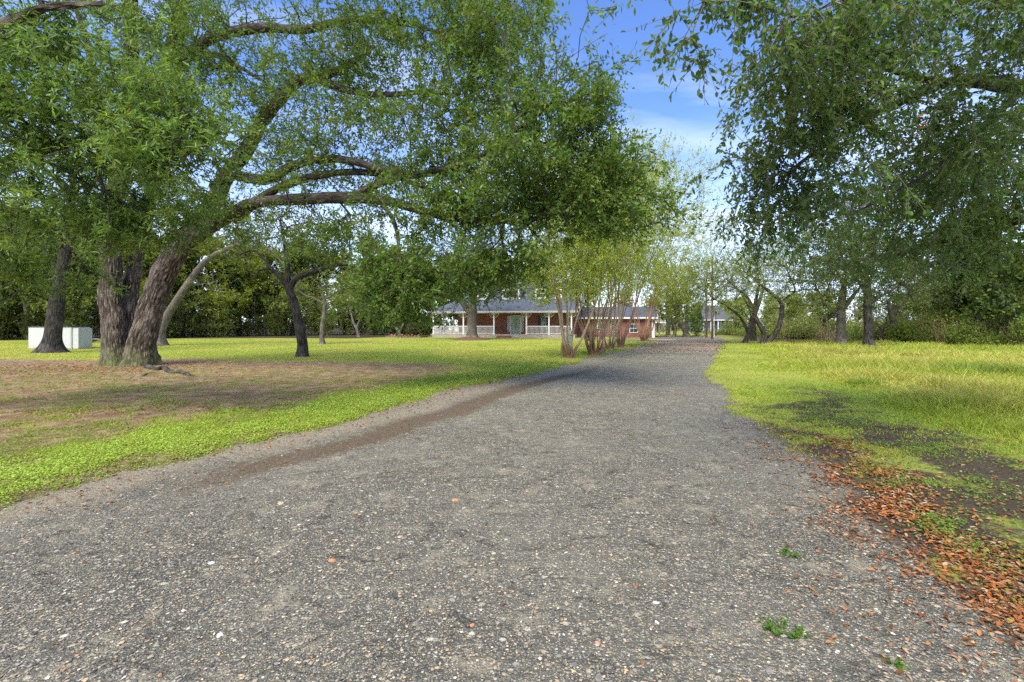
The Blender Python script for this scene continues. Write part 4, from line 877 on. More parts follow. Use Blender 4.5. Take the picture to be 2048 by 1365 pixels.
protos = [woods_tree('woods_tree', 14, 4.4, (.085, .125, .025), LW, GW), woods_tree('woods_tree', 11, 3.6, (.20, .24, .03), LW, GW, low=.12), woods_tree('woods_tree', 9, 4.0, (.14, .185, .035), LW, GW, low=.05)]
for o_, l_ in zip(protos, ('tall dark green tree in the woods behind the left lawn', 'yellow green tree in the woods behind the left lawn', 'low bushy tree at the edge of the woods behind the left lawn')): o_['label'] = l_
spots = []
for px, d, k, s in [(-60, 42, 0, .9), (10, 47, 2, 1.1), (60, 43, 0, .8), (110, 50, 1, 1.1), (165, 46, 2, 1.0), (215, 52, 0, 1.0), (270, 50, 1, 1.1), (330, 54, 2, 1.15), (385, 58, 0, .9), (430, 56, 1, 1.0),
                    (480, 60, 2, 1.2), (530, 62, 1, 1.0), (585, 63, 2, 1.2), (640, 66, 0, .8), (690, 66, 1, 1.0), (735, 65, 2, 1.1), (785, 66, 1, 1.05), (835, 66, 0, .9), (880, 68, 2, 1.2), (930, 74, 1, 1.0), (990, 78, 2, 1.1), (1060, 80, 1, .95),
                    (40, 58, 0, 1.1), (190, 62, 0, 1.1), (350, 68, 0, 1.1), (500, 74, 0, 1.05), (620, 78, 0, 1.1), (760, 80, 0, 1.1)]:
    spots.append(((px - CX) / F_PX * d, d, k, s))
used = set()
for x, y, k, s in spots:
    rz = rng.random() * 6.28
    if k not in used:
        used.add(k); o = protos[k]; o.location = (x, y, 0); o.rotation_euler = (0, 0, rz); o.scale = (s, s, s)
    else: copy_tree(protos[k], (x, y, 0), rz, s)
GR = 'low trees in the scrub behind the right meadow'; LR = 'pale green scrubby tree in the thicket behind the right meadow'
rp = woods_tree('scrub_tree', 5.2, 2.6, (.25, .31, .08), LR, GR, n=170, low=.0, tl=.18)
first = True
for px, d, s, rz in [(1600, 52, .8, 0), (1660, 50, .85, 1), (1580, 62, 1.0, 2), (1720, 55, .9, 3), (1790, 52, .85, 4), (1850, 46, .9, 5), (1900, 43, .95, .5), (1960, 42, 1.1, 1.5), (2020, 40, 1.1, 2.5), (1470, 66, .8, 3.5), (1540, 60, .75, 4.4), (2080, 38, 1.2, 5)]:
    loc = ((px - CX) / F_PX * d, d, 0)
    if first: rp.location = loc; rp.scale = (s, s, s); first = False
    else: copy_tree(rp, loc, rz, s)
LD = 'dark green tall tree closing off the right side of the meadow'
rd = woods_tree('tall_oak', 10.5, 4.0, (.08, .125, .025), LD, 'tall dark trees at the far right', n=300, low=.12, tl=.22, bark=M_OAKD, yel=.04)
for q, (px, d, s, rz) in enumerate([(1900, 36, .85, 0), (2010, 33, .9, 2), (2100, 30, 1.0, 4), (1840, 48, .95, 1), (1960, 48, 1.0, 3)]):
    loc = ((px - CX) / F_PX * d, d, 0)
    if q == 0: rd.location = loc; rd.scale = (s, s, s)
    else: copy_tree(rd, loc, rz, s)
LF = 'distant tree at the horizon beyond the far house'
rf = woods_tree('distant_tree', 8, 4.0, (.25, .30, .08), LF, 'distant trees beyond the driveway end', n=170, low=.05, tl=.3)
for q, (px, d, s, rz) in enumerate([(1300, 96, .8, 0), (1345, 110, .9, 1), (1392, 104, .75, 2), (1460, 108, .85, 3), (1490, 90, .8, 4), (1425, 125, .7, 5), (1550, 95, .9, 2.2), (1640, 100, 1.0, 3.1), (1240, 90, .95, 1.1), (1170, 86, 1.0, 4.1), (1110, 84, .95, 5.5)]):
    loc = ((px - CX) / F_PX * d, d, 0)
    if q == 0: rf.location = loc; rf.scale = (s, s, s)
    else: copy_tree(rf, loc, rz, s)
yt = woods_tree('hackberry_tree', 12.5, 4.6, (.34, .36, .04), 'tall yellow green tree rising behind the house roof', None, n=420, low=.2, tl=.2, loc=((1085 - CX) / F_PX * 70, 70, 0), yel=.3)
yu = copy_tree(yt, ((1010 - CX) / F_PX * 74, 74, 0), 2.0, .9, 'second yellow green tree behind the left half of the roof')
def brush(name, label, path, depth, hmin, hmax, n, tint, lw, stems=0, kind='stuff', scol=(.16, .11, .07)):
    """a ragged belt of shrubs along a path of (px, depth) points"""
    path = np.array([((p - CX) / F_PX * d, d) for p, d in path]); L = np.concatenate([[0], np.cumsum(np.linalg.norm(np.diff(path, axis=0), axis=1))])
    m_ = int(L[-1] * 1.3); s = rng.random(m_) * L[-1]; cx = np.interp(s, L, path[:, 0]) + rng.normal(size=m_) * .4; cy = np.interp(s, L, path[:, 1]) + (rng.random(m_)) * depth
    H = hmin + (hmax - hmin) * rng.random(m_) ** 1.5; Rr = .7 + .9 * rng.random(m_)
    per = n // m_; ci = np.repeat(np.arange(m_), per); dd = norm(rng.normal(size=(m_ * per, 3))) * rng.random((m_ * per, 1)) ** .45
    p = np.stack([cx[ci] + dd[:, 0] * Rr[ci], cy[ci] + dd[:, 1] * Rr[ci], H[ci] * (.5 + .5 * dd[:, 2])], -1); p[:, 2] = np.maximum(p[:, 2], .05)
    V, F, c, _ = leaves(p, dd, 4, lw * 1.15, lw * .7, tint, .3, tw_len=.3, tw_n=1, twigs=False, yel=.15)
    c = c * np.repeat((.6 + .7 * rng.random(m_))[ci], 16)[:, None]
    o = link(name, make_mesh(name, V, F, M_LEAF, False, col=c)); tag(o, label, 'shrubs', kind=kind)
    if stems:
        k = stems; s = rng.random(k) * L[-1]; x = np.interp(s, L, path[:, 0]) + rng.normal(size=k) * .3; y = np.interp(s, L, path[:, 1]) + rng.random(k) * depth * .5
        a = np.stack([x, y, 0 * x - .05], -1); b = a + np.stack([rng.normal(size=k) * .35, rng.normal(size=k) * .3, (hmin + (hmax - hmin) * rng.random(k) ** 2) * .9], -1); dr = norm(b - a); r_ = .012 + .018 * rng.random(k)
        V, F = segments_mesh('', a, b, r_, r_ * .4, dr, dr, None, 3)
        tag(link(name + '_stems', make_mesh(name + '_stems', V, F, plain(name + '_stem', scol), False)), 'bare brown stems of the ' + label, 'stems', kind='stuff')
brush('underbrush', 'dark shrubby undergrowth along the foot of the left woods', [(-150, 40), (0, 42), (150, 43), (300, 47), (420, 53), (560, 58), (700, 62), (850, 62)], 6, 1.8, 5.5, 20000, (.085, .12, .028), .18, 260, scol=(.10, .08, .06))
brush('scrub_thicket', 'dense scrub thicket behind the right meadow', [(1560, 47), (1640, 44), (1740, 43), (1820, 40), (1880, 36), (1960, 33), (2048, 30), (2150, 27)], 5, .9, 2.9, 16000, (.23, .28, .075), .13, 700, scol=(.22, .16, .10))
brush('green_thicket', 'darker green bushes at the far right of the meadow', [(1850, 35), (1920, 32), (2000, 29.5), (2100, 27)], 2, .8, 2.3, 8000, (.14, .21, .04), .11, 260, scol=(.2, .13, .09))
brush('pale_bushes', 'pale low bushes beyond the end of the driveway', [(1440, 66), (1500, 60), (1560, 52), (1620, 50)], 3, .5, 1.6, 2600, (.2, .26, .05), .13)
# one light green shrub and dry clumps
def shrub(px, py, w, h, n, tint, label, lw=.12, group=None, name='shrub', cat='shrub'):
    b_ = G(px, py); root = thing(name, label, cat, b_, 0, group); dd = norm(rng.normal(size=(n, 3))) * rng.random((n, 1)) ** .45
    p = dd * np.array([w, w * .8, h / 2]) + np.array([0, 0, h / 2]); p[:, 2] = np.abs(p[:, 2])
    V, F, c, _ = leaves(p, dd, 7, lw, lw * .55, tint, .3, tw_len=.25, tw_n=1, twigs=False)
    link('foliage', make_mesh('foliage', V, F, M_LEAF, False, col=c), root)
    a = np.zeros((12, 3)); b = p[rng.integers(0, n, 12)]; dr = norm(b - a); V, F = segments_mesh('', a, b, np.full(12, .02), np.full(12, .008), dr, dr, None, 4)
    link('stem', make_mesh('stem', V, F, M_BRANCH, False), root)
shrub(1708, 683, 1.4, 1.4, 260, (.14, .21, .04), 'bright light green shrub between the two right oaks')
shrub(1180, 684, .55, 1.0, 160, (.03, .05, .02), 'dark green clipped shrub against the porch end', .08)
shrub(1393, 673, 1.1, 3.2, 420, (.10, .17, .03), 'upright bright green bush right of the grey leaning oak', .16)
def tuft(px, py, w, h, n, label, col=(.09, .15, .02)):
    b_ = G(px, py); a = rng.random(n) * 6.28; r_ = np.sqrt(rng.random(n)) * w; x = r_ * np.cos(a); y = r_ * np.sin(a) * .6
    V, F, c = blades(x, y, h * (.6 + .6 * rng.random(n)), np.full(n, .016), np.array([col]) * (.7 + .6 * rng.random((n, 1))), .9, z0=np.zeros(n))
    b_[2] = float(ground_z(np.array([b_[0]]), np.array([b_[1]]))[0]) - .02
    tag(link('grass_tuft', make_mesh('grass_tuft', V, F, M_GRASS, False, col=c), None, tuple(b_)), label, 'grass tuft')
tuft(1950, 752, 1.1, .40, 900, 'large dark green grass tuft at the right edge of the meadow', (.20, .28, .045))
tuft(2040, 756, .7, .36, 500, 'dark grass tuft cut by the right picture edge, beside the large tuft', (.20, .28, .045))
tuft(1730, 775, .40, .24, 260, 'rounded grass tuft on the meadow nearer the driveway', (.30, .38, .06))
tuft(1625, 705, .9, .26, 300, 'olive grass tuft before the splayed mesquite', (.30, .33, .08))

# ------------------------------------------------------------------ the house
TH = math.atan2(-.2385, .971); EX = np.array([math.cos(TH), math.sin(TH)]); EY = np.array([-math.sin(TH), math.cos(TH)]); HO = np.array([-9.2, 53.0])
def SX(px, y=0.0):
    """house-frame x of the point seen in column px on the vertical plane y metres behind the porch edge"""
    k = (px - CX) / F_PX; o = HO + EY * y
    return (k * o[1] - o[0]) / (EX[0] - k * EX[1])
def brick_mat(name, c1, c2, mort):
    m, t, b = mat_new(name, .9, .15); tcn = nd(t, 'ShaderNodeTexCoord')
    sp = nd(t, 'ShaderNodeSeparateXYZ'); t.links.new(tcn.outputs['Object'], sp.inputs[0]); cb = nd(t, 'ShaderNodeCombineXYZ')
    t.links.new(math_(t, 'ADD', sp.outputs[0], sp.outputs[1]), cb.inputs[0]); t.links.new(sp.outputs[2], cb.inputs[1])
    br = nd(t, 'ShaderNodeTexBrick', Scale=1.0); t.links.new(cb.outputs[0], br.inputs['Vector'])
    for k, v in (('Brick Width', .21), ('Row Height', .076), ('Mortar Size', .009), ('Bias', .1)): br.inputs[k].default_value = v
    br.inputs['Color1'].default_value = (*c1, 1); br.inputs['Color2'].default_value = (*c2, 1); br.inputs['Mortar'].default_value = (*mort, 1)
    n = noise(t, tcn.outputs['Object'], 1.1, 6); col = mixc(t, .35, br.outputs['Color'], n.outputs['Fac'], 'OVERLAY')
    t.links.new(col, b.inputs['Base Color']); bump(t, br.outputs['Fac'], -.6, .008, b); return m
M_BRICK = brick_mat('brick', (.30, .085, .050), (.19, .055, .038), (.24, .20, .17))
M_WHITE = plain('white_paint', (.76, .75, .71), .5, .06, 3)
M_CREAM = plain('cream_soffit', (.62, .58, .40), .7, .08)
M_CONC = plain('concrete', (.38, .33, .26), .9, .2, 3)
M_TEAL = plain('dark_shutter', (.015, .035, .042), .5)
M_DOOR = plain('pale_green_door', (.34, .44, .36), .4, .05)
M_METAL = plain('dark_metal', (.03, .03, .03), .4, .1, 5, .5)
M_GLASS, t_, b_ = mat_new('window_glass', .06, .8); b_.inputs['Base Color'].default_value = (.02, .03, .035, 1)
m, t, b = mat_new('shingles', .92, .15); tcn = nd(t, 'ShaderNodeTexCoord')
mp = nd(t, 'ShaderNodeMapping'); t.links.new(tcn.outputs['Object'], mp.inputs[0]); br = nd(t, 'ShaderNodeTexBrick', Scale=1.0); t.links.new(mp.outputs[0], br.inputs['Vector'])
for k, v in (('Brick Width', .32), ('Row Height', .14), ('Mortar Size', .012)): br.inputs[k].default_value = v
br.inputs['Color1'].default_value = (.075, .088, .115, 1); br.inputs['Color2'].default_value = (.115, .13, .16, 1); br.inputs['Mortar'].default_value = (.06, .065, .075, 1)
col = mixc(t, .4, br.outputs['Color'], noise(t, tcn.outputs['Object'], 2.5, 6, .7).outputs['Fac'], 'OVERLAY'); t.links.new(col, b.inputs['Base Color']); M_ROOF = m

house = thing('brick_house', 'low red brick farmhouse with white railed porch and dormered grey roof', 'house', (HO[0], HO[1], 0), TH)
SL = .42   # porch slab height
WX0, WX1 = SX(916, 2), SX(1150, 2); PX1 = SX(1150, 0); GX1 = SX(1309, 6)
EZ = 2.89
MB().box(-.25, PX1, -.15, 2.0, 0.0, SL).box(-.25, WX0, 2.0, 9.5, 0, SL).build('porch_slab', M_CONC, house)
MB().box(WX0, WX1, 2.0, 10.5, 0, 2.95).build('wall', M_BRICK, house)
gw = MB().box(WX1 + .0, GX1, 6.0, 13.5, 0, 2.32).add([(GX1 - .003, 6, 2.32), (GX1 - .003, 13.5, 2.32), (GX1 - .003, 9.75, 3.5), (GX1 - .2, 6, 2.32), (GX1 - .2, 13.5, 2.32), (GX1 - .2, 9.75, 3.5)], [(0, 1, 2), (5, 4, 3), (0, 2, 5, 3), (2, 1, 4, 5)]).build('garage_wall', M_BRICK, house)
def slab(pts, th=.12):
    """roof plane: polygon with thickness below"""
    return MB().prism([tuple(p) for p in pts], (0, 0, -th))
zP = EZ + .10; y1 = 2.35; zM = zP + .54 * (y1 + .4); RY, RZ = 6.4, zM + .55 * (6.4 - y1)
x0, x1 = -.6, PX1 + .4; xa, xb = WX0 - .1, PX1 + .4
slab([(x0, -.4, zP), (x1, -.4, zP), (x1, y1, zM), (xa, y1, zM)]).build('porch_roof', M_ROOF, house)
slab([(x0, -.4, zP), (xa, y1, zM), (xa, 10.2, zM), (x0, 12.6, zP)]).build('porch_roof', M_ROOF, house)
mr = slab([(xa, y1 + .002, zM), (xb, y1 + .002, zM), (xb, RY, RZ), (xa, RY, RZ)]).build('roof', M_ROOF, house)
slab([(xa, RY, RZ), (xb, RY, RZ), (xb, 2 * RY - y1, zM), (xa, 2 * RY - y1, zM)]).build('roof', M_ROOF, house)
MB().prism([(xa + .1, y1 + .1, zM - .15), (xa + .1, 2 * RY - y1, zM - .15), (xa + .1, RY, RZ - .15)], (.15, 0, 0)).build('gable_wall', M_WHITE, house)
MB().prism([(xb - .3, y1 + .1, zM - .15), (xb - .3, 2 * RY - y1, zM - .15), (xb - .3, RY, RZ - .15)], (.15, 0, 0)).build('gable_wall', M_WHITE, house)
MB().bar((xb + .02, -.42, zP - .03), (xb + .02, y1, zM - .05), .05, .2).bar((xb + .02, y1, zM - .05), (xb + .02, RY, RZ - .05), .05, .2).build('rake_trim', M_WHITE, house)
MB().box(x0, x1, -.44, -.40, EZ - .07, zP + .01).box(x0 - .04, x0, -.44, 12.6, EZ - .07, zP + .01).build('fascia', M_WHITE, house)
MB().box(x0 + .02, x1, -.38, 1.98, EZ - .03, EZ).box(x0 + .02, WX0, 1.98, 12, EZ - .03, EZ).build('porch_ceiling', M_CREAM, house)
MB().box(x0, x1, -.50, -.445, zP - .07, zP - .0).build('gutter', plain('gutter', (.52, .50, .42)), house)
# columns with their fan brackets
cols = [(SX(867), .0), (SX(927), .0), (SX(988), .0), (SX(1053), .0), (SX(1098), .0), (SX(1143), .0), (SX(867), 3.2), (SX(867), 6.6), (SX(867), 9.3)]
cm = MB().box(-.07, .07, -.07, .07, 0, EZ - SL).box(-.1, .1, -.1, .1, 0, .12).box(-.09, .09, -.09, .09, EZ - SL - .1, EZ - SL).mesh('column', M_WHITE)
def arc_pts(r, n=8): return [(r * math.cos(a), r * math.sin(a)) for a in np.linspace(0, math.pi / 2, n)]
bmb = MB()
for s in (-1, 1):
    o = arc_pts(.52); 
    for q in range(len(o) - 1): bmb.bar((s * (.07 + .52 - o[q][0] if False else s * 0 + o[q][0] + .07) if False else s * (.07 + o[q][0]), 0, EZ - SL - .04 - o[q][1]), (s * (.07 + o[q + 1][0]), 0, EZ - SL - .04 - o[q + 1][1]), .035)
    for a in np.linspace(.2, 1.37, 6): bmb.bar((s * (.07), 0, EZ - SL - .04), (s * (.07 + .52 * math.cos(a)), 0, EZ - SL - .04 - .52 * math.sin(a)), .022)
brk = bmb.mesh('fan_bracket', M_CREAM)
for q, (x, y) in enumerate(cols):
    c_ = link('column', cm, house, (x, y, SL)); link('fan_bracket', brk, c_, (0, 0, 0), (0, 0, 0 if q < 6 else R(90)))
bal = MB().box(-.018, .018, -.018, .018, .10, .88).mesh('baluster', M_WHITE)
def railing(ax, ay, bx, by):
    L = math.hypot(bx - ax, by - ay); rt = link('railing', MB().box(0, L, -.035, .035, .88, .95).box(0, L, -.03, .03, .07, .12).mesh('railing', M_WHITE), house, (ax, ay, SL), (0, 0, math.atan2(by - ay, bx - ax)))
    n = int(L / .135)
    for k in range(n): link('baluster', bal, rt, ((k + .5) * L / n, 0, 0))
for a, c in ((0, 1), (1, 2), (3, 4), (4, 5)): railing(cols[a][0] + .07, 0, cols[c][0] - .07, 0)
for a, c in ((0, 6), (6, 7), (7, 8)): railing(cols[a][0], cols[a][1] + .07, cols[c][0], cols[c][1] - .07)
# steps and front door
sx0, sx1 = SX(993, -.6), SX(1021, -.6)
for q in range(2): MB().box(sx0, sx1, -.15 - .36 * (2 - q), -.15 - .36 * (1 - q) if q < 1 else -.155, 0, .14 * (q + 1)).build('step', M_BRICK, house)
dx0, dx1 = SX(1022, 1.95), SX(1040.5, 1.95)
dr = MB().box(dx0, dx1, 1.94, 1.985, SL + .02, SL + 2.08).build('door', M_DOOR, house)
def ellipse(cx, cz, rx, rz, y, th, n=20): return [(cx + rx * math.cos(a), y, cz + rz * math.sin(a)) for a in np.linspace(0, 2 * math.pi, n, endpoint=False)]
dc = (dx0 + dx1) / 2
MB().prism(ellipse(dc, SL + 1.2, .23, .74, 1.936, 0), (0, -.02, 0)).build('oval_frame', plain('door_trim', (.55, .58, .45)), dr)
MB().prism(ellipse(dc, SL + 1.2, .19, .68, 1.914, 0), (0, -.006, 0)).build('oval_glass', plain('frosted_glass', (.20, .26, .20), .2, .3, 20, .6), dr)
MB().box(dx0 + .07, dx0 + .12, 1.88, 1.94, SL + .95, SL + 1.05).build('handle', M_METAL, dr)
MB().box(dx0 - .08, dx0, 1.93, 1.995, SL, SL + 2.16).box(dx1, dx1 + .08, 1.93, 1.995, SL, SL + 2.16).box(dx0, dx1, 1.93, 1.995, SL + 2.08, SL + 2.16).build('door_frame', M_WHITE, house)
def window(x0, x1, z0, z1, y, par, nx=2, nz=2, fw=.06, name='window'):
    g = MB().box(x0, x1, y - .02, y - .003, z0, z1).build(name, M_GLASS, par)
    MB().box(x0 - fw, x0, y - .055, y - .003, z0 - fw, z1 + fw).box(x1, x1 + fw, y - .055, y - .003, z0 - fw, z1 + fw).box(x0, x1, y - .05, y - .003, z1, z1 + fw).box(x0, x1, y - .05, y - .003, z0 - fw, z0).box(x0, x1, y - .045, y - .021, (z0 + z1) / 2 - .025, (z0 + z1) / 2 + .025).build('frame', M_WHITE, g)
    mb = MB()
    for k in range(1, nx): mb.box(x0 + (x1 - x0) * k / nx - .01, x0 + (x1 - x0) * k / nx + .01, y - .034, y - .0205, z0, z1)
    for k in range(1, nz * 2):
        if k != nz: mb.box(x0, x1, y - .030, y - .0208, z0 + (z1 - z0) * k / nz / 2 - .01, z0 + (z1 - z0) * k / nz / 2 + .01)
    mb.build('glazing_bar', M_WHITE, g); return g
for a, c in ((1016.3, 1019.5), (1043.2, 1046.2)): window(SX(a, 2), SX(c, 2), SL + .35, SL + 2.02, 2.0, house, 1, 2, .05, 'sidelight')
wa, wb = SX(1082.5, 2), SX(1091.5, 2)
window(wa, wb, SL + .5, SL + 2.05, 2.0, house, 3, 2, .03)
for x in (wa - .36, wb + .06):
    MB().box(x, x + .30, 1.96, 1.996, SL + .45, SL + 2.08).build('shutter', M_TEAL, house)
window(SX(935, 2), SX(943, 2), SL + .5, SL + 2.05, 2.0, house, 3, 2, .03)
# dormers
def dormer(x0, x1):
    yb = y1 + .03; z0 = zM + .05; zt = z0 + 1.1; xm = (x0 + x1) / 2
    d_ = MB().box(x0, x1, yb, yb + 1.6, z0 - .1, zt).build('dormer', M_WHITE, house)
    window(x0 + .22, x1 - .22, z0 + .15, zt - .12, yb, d_, 2, 1, .05)
    MB().prism([(x0 - .18, yb - .15, zt), (xm, yb - .15, zt + .48), (xm, yb - .15, zt + .58), (x0 - .30, yb - .15, zt - .02)], (0, 2.6, 0)).prism([(x1 + .18, yb - .15, zt), (x1 + .30, yb - .15, zt - .02), (xm, yb - .15, zt + .582), (xm, yb - .15, zt + .482)], (0, 2.6, 0)).build('dormer_roof', M_ROOF, d_)
    MB().prism([(x0, yb - .003, zt), (x1, yb - .003, zt), (xm, yb - .003, zt + .46)], (0, .1, 0)).build('gable', M_WHITE, d_)
for a, c in ((959, 981), (1007, 1043), (1072, 1094), (1112, 1126)): dormer(SX(a, 3.2), SX(c, 3.2))
# garage wing
g0 = WX1; gz = 2.32
slab([(g0 - .1, 5.55, gz + .05), (GX1 + .35, 5.55, gz + .05), (GX1 + .35, 9.75, gz + 1.45), (g0 - .1, 9.75, gz + 1.45)]).build('garage_roof', M_ROOF, house)
slab([(g0 - .1, 9.75, gz + 1.45), (GX1 + .35, 9.75, gz + 1.45), (GX1 + .35, 13.95, gz + .05), (g0 - .1, 13.95, gz + .05)]).build('garage_roof', M_ROOF, house)
MB().box(g0, GX1 + .35, 5.50, 5.54, gz - .12, gz + .06).bar((GX1 + .37, 5.52, gz + .0), (GX1 + .37, 9.75, gz + 1.40), .03, .18).box(g0, GX1 + .33, 5.56, 5.99, gz - .10, gz - .075).build('garage_fascia', M_WHITE, house)
MB().box(GX1 - .30, GX1 + .02, 5.95, 5.997, 0, gz - .12).build('corner_board', M_WHITE, house)
MB().box(GX1 + .03, GX1 + .10, 5.93, 6.02, 0, gz - .1).build('downspout', plain('downspout', (.10, .09, .08)), house)
MB().box(GX1 - .2, GX1 - .08, 5.82, 5.948, 1.75, 1.98).cyl((GX1 - .14, 5.88, 1.98), (GX1 - .14, 5.88, 2.06), .05, .02, 8).build('wall_lamp', M_METAL, house)
window(SX(1222.5, 6), SX(1229.5, 6), .75, 1.98, 6.0, house, 1, 2, .05)
window(SX(1260, 6), SX(1274.5, 6), .62, 1.55, 6.0, house, 2, 1, .06)
window(SX(1195, 6), SX(1202, 6), .75, 1.98, 6.0, house, 1, 2, .05)
# path, bench, chairs, planting
def ground_strip(name, pts, w, mat, label, z=.03, kind='structure', tz=.0):
    pts = np.array(pts, float); d = norm(np.gradient(pts, axis=0)); nn = np.stack([-d[:, 1], d[:, 0]], -1) * w / 2
    V = np.vstack([np.column_stack([pts - nn, np.full(len(pts), z)]), np.column_stack([pts + nn, np.full(len(pts), z)]), np.column_stack([pts - nn, np.full(len(pts), z - .15)]), np.column_stack([pts + nn, np.full(len(pts), z - .15)])])
    n = len(pts); i = np.arange(n - 1); F = np.vstack([np.stack([i, i + 1, n + i + 1, n + i], -1)[:, ::1], np.stack([2 * n + i, 2 * n + i + 1, i + 1, i], -1), np.stack([n + i, n + i + 1, 3 * n + i + 1, 3 * n + i], -1)])
    return tag(link(name, make_mesh(name, V, F, mat)), label, kind=kind)
def HW(x, y): return HO + EX * x + EY * y
pp = [HW((sx0 + sx1) / 2, -.9), HW((sx0 + sx1) / 2 + .4, -1.7), HW(sx1 + 1.2, -2.1), HW(sx1 + 5, -2.3), HW(PX1 + 1, -2.4), HW(PX1 + 6, -2.2), HW(PX1 + 10, -1.5)]
ground_strip('front_path', pp, 1.0, M_CONC, 'pale concrete path from the porch steps towards the driveway', .075)
bt = thing('porch_bench', 'black slatted bench on the left end of the porch', 'bench', (*HW(SX(895, 1.0), 1.0), SL), TH)
for k in range(9): MB().box(-.56 + k * .14, -.50 + k * .14, .20, .23, .45, .92).build('slat', M_METAL, bt)
for k in range(3): MB().box(-.62, .62, -.22 + k * .14, -.11 + k * .14, .40, .43).build('seat_slat', M_METAL, bt)
MB().box(-.62, .62, .19, .24, .92, .97).build('backrest', M_METAL, bt)
for s in (-.6, .6):
    for y in (-.2, .2): MB().box(s - .025, s + .025, y - .025, y + .025, 0, .40 if y < 0 else .95).build('leg', M_METAL, bt)
    MB().box(s - .03, s + .03, -.24, .22, .60, .64).build('armrest', M_METAL, bt)
for k, (px, lab) in enumerate(((899, 'white low porch chair in front of the black bench'), (913, 'white low porch chair by the corner of the brick wall'))):
    ch = thing('porch_chair', lab, 'chair', (*HW(SX(px, .6), .6), SL), TH + k * .4, 'white porch chairs')
    MB().box(-.26, .26, -.25, .25, .28, .33).build('seat', M_WHITE, ch)
    MB().add([(-.26, .25, .33), (.26, .25, .33), (.26, .40, .80), (-.26, .40, .80), (-.26, .28, .33), (.26, .28, .33), (.26, .43, .80), (-.26, .43, .80)], [(0, 1, 2, 3), (7, 6, 5, 4), (0, 4, 5, 1), (3, 2, 6, 7), (0, 3, 7, 4), (1, 5, 6, 2)]).build('backrest', M_WHITE, ch)
    for s in (-.24, .24):
        for y in (-.22, .22): MB().box(s - .02, s + .02, y - .02, y + .02, 0, .28).build('leg', M_WHITE, ch)
        MB().box(s - .03, s + .03, -.25, .28, .50, .53).build('armrest', M_WHITE, ch)
# mulch ring
def mound(name, c, rx, ry, h, mat, label, kind='structure', cat=None, n=48, k=10, rag=.18):
    V = [(0, 0, h)]; a = np.linspace(0, 2 * math.pi, n, endpoint=False); rg = 1 + rag * (fbm(np.cos(a) * 2 + c[0], np.sin(a) * 2 + c[1], 3) - .5) * 2
    for q in range(1, k + 1):
        f = q / k; zz = h * (1 - f ** 2) - (.06 if q == k else 0) + .05 * h * rng.normal(size=n)
        V += list(zip(rx * f * rg * np.cos(a), ry * f * rg * np.sin(a), zz))
    F3 = [(0, 1 + i, 1 + (i + 1) % n) for i in range(n)]; F4 = [(1 + (q - 1) * n + i, 1 + q * n + i, 1 + q * n + (i + 1) % n, 1 + (q - 1) * n + (i + 1) % n) for q in range(1, k) for i in range(n)]
    o = link(name, make_mesh(name, np.array(V), [np.array(F3), np.array(F4)], mat, True), None, (c[0], c[1], .04)); tag(o, label, cat, kind=kind); return o
M_MULCH = plain('mulch', (.14, .085, .055), .95, .5, 14, .1, 0, .8)
mc = G(943, 681); mound('mulch_ring', mc, 1.95, 2.4, .28, M_MULCH, 'dark mulch mound around the shade tree before the porch')
# rubble edging and timber bed left of the porch
bed = thing('flower_bed', 'timber edged planting bed with reddish stones left of the porch', 'flower bed', (*HW(-2.8, -.6), 0), TH)
MB().box(-2.6, 1.9, -.9, -.78, 0, .22).build('timber', plain('weathered_timber', (.22, .14, .09), .9, .3), bed)
MB().box(-2.6, -2.48, -.777, 1.2, 0, .2).build('timber', plain('weathered_timber_side', (.2, .13, .09), .9, .3), bed)
MB().box(-2.47, 1.9, -.777, 1.2, 0, .15).build('soil', M_MULCH, bed)
for k in range(9):
    s = .14 + .12 * rng.random(); MB().cyl((-2 + .42 * k, -.4 + .5 * rng.random(), .12), (-2 + .42 * k + .05, -.3, .14 + s), s, s * .55, 7).build('rock', plain('red_rock', (.28, .12, .08)) if k == 0 else bpy.data.materials['red_rock'], bed)
# pale green utility pedestal by the first crape myrtle
b_ = G(1139, 690); ut = thing('utility_pedestal', 'grey green utility pedestal behind the nearest crape myrtle', 'utility box', b_)
MU = plain('utility_green', (.13, .19, .16), .6); MB().box(-.14, .14, -.12, .12, 0, .72).build('body', MU, ut); MB().box(-.16, .16, -.14, .14, .722, .85).build('cap', MU, ut)

# ------------------------------------------------------------------ white box behind the leaning oak
b_ = G(57, 700); b2 = G(148, 700); bw = b2[0] - b_[0]
bx = thing('storage_box', 'white storage cabinet behind the leaning oak trunk at the left', 'storage box', (b_[0], b_[1], 0), R(-3))
m, t, b = mat_new('stained_white', .55, .3); tcn = nd(t, 'ShaderNodeTexCoord'); sp = nd(t, 'ShaderNodeSeparateXYZ'); t.links.new(tcn.outputs['Object'], sp.inputs[0])
st = math_(t, 'MULTIPLY', maprange(t, sp.outputs[2], .42, .0, 0, 1), maprange(t, noise(t, tcn.outputs['Object'], 2.4, 5).outputs['Fac'], .45, .65)); col = mixc(t, st, (.58, .58, .53), (.36, .22, .12)); col = mixc(t, .15, col, noise(t, tcn.outputs['Object'], 5, 5).outputs['Fac'], 'MULTIPLY'); t.links.new(col, b.inputs['Base Color']); M_BOX = m
MB().box(0, bw, 0, 1.1, .06, 1.36).build('body', M_BOX, bx)
for k in range(2):
    p_ = MB().box(.03 + k * bw / 2, bw / 2 - .012 + k * (bw / 2 - .02), -.02, -.002, .10, 1.30).build('door_panel', M_BOX, bx)
    MB().box(bw / 2 - .12 + k * .18, bw / 2 - .08 + k * .18, -.05, -.021, .65, .85).build('handle', M_METAL, p_)
MB().box(-.03, bw + .03, -.04, 1.13, 1.362, 1.41).build('lid', plain('dark_lid', (.05, .05, .045)), bx)
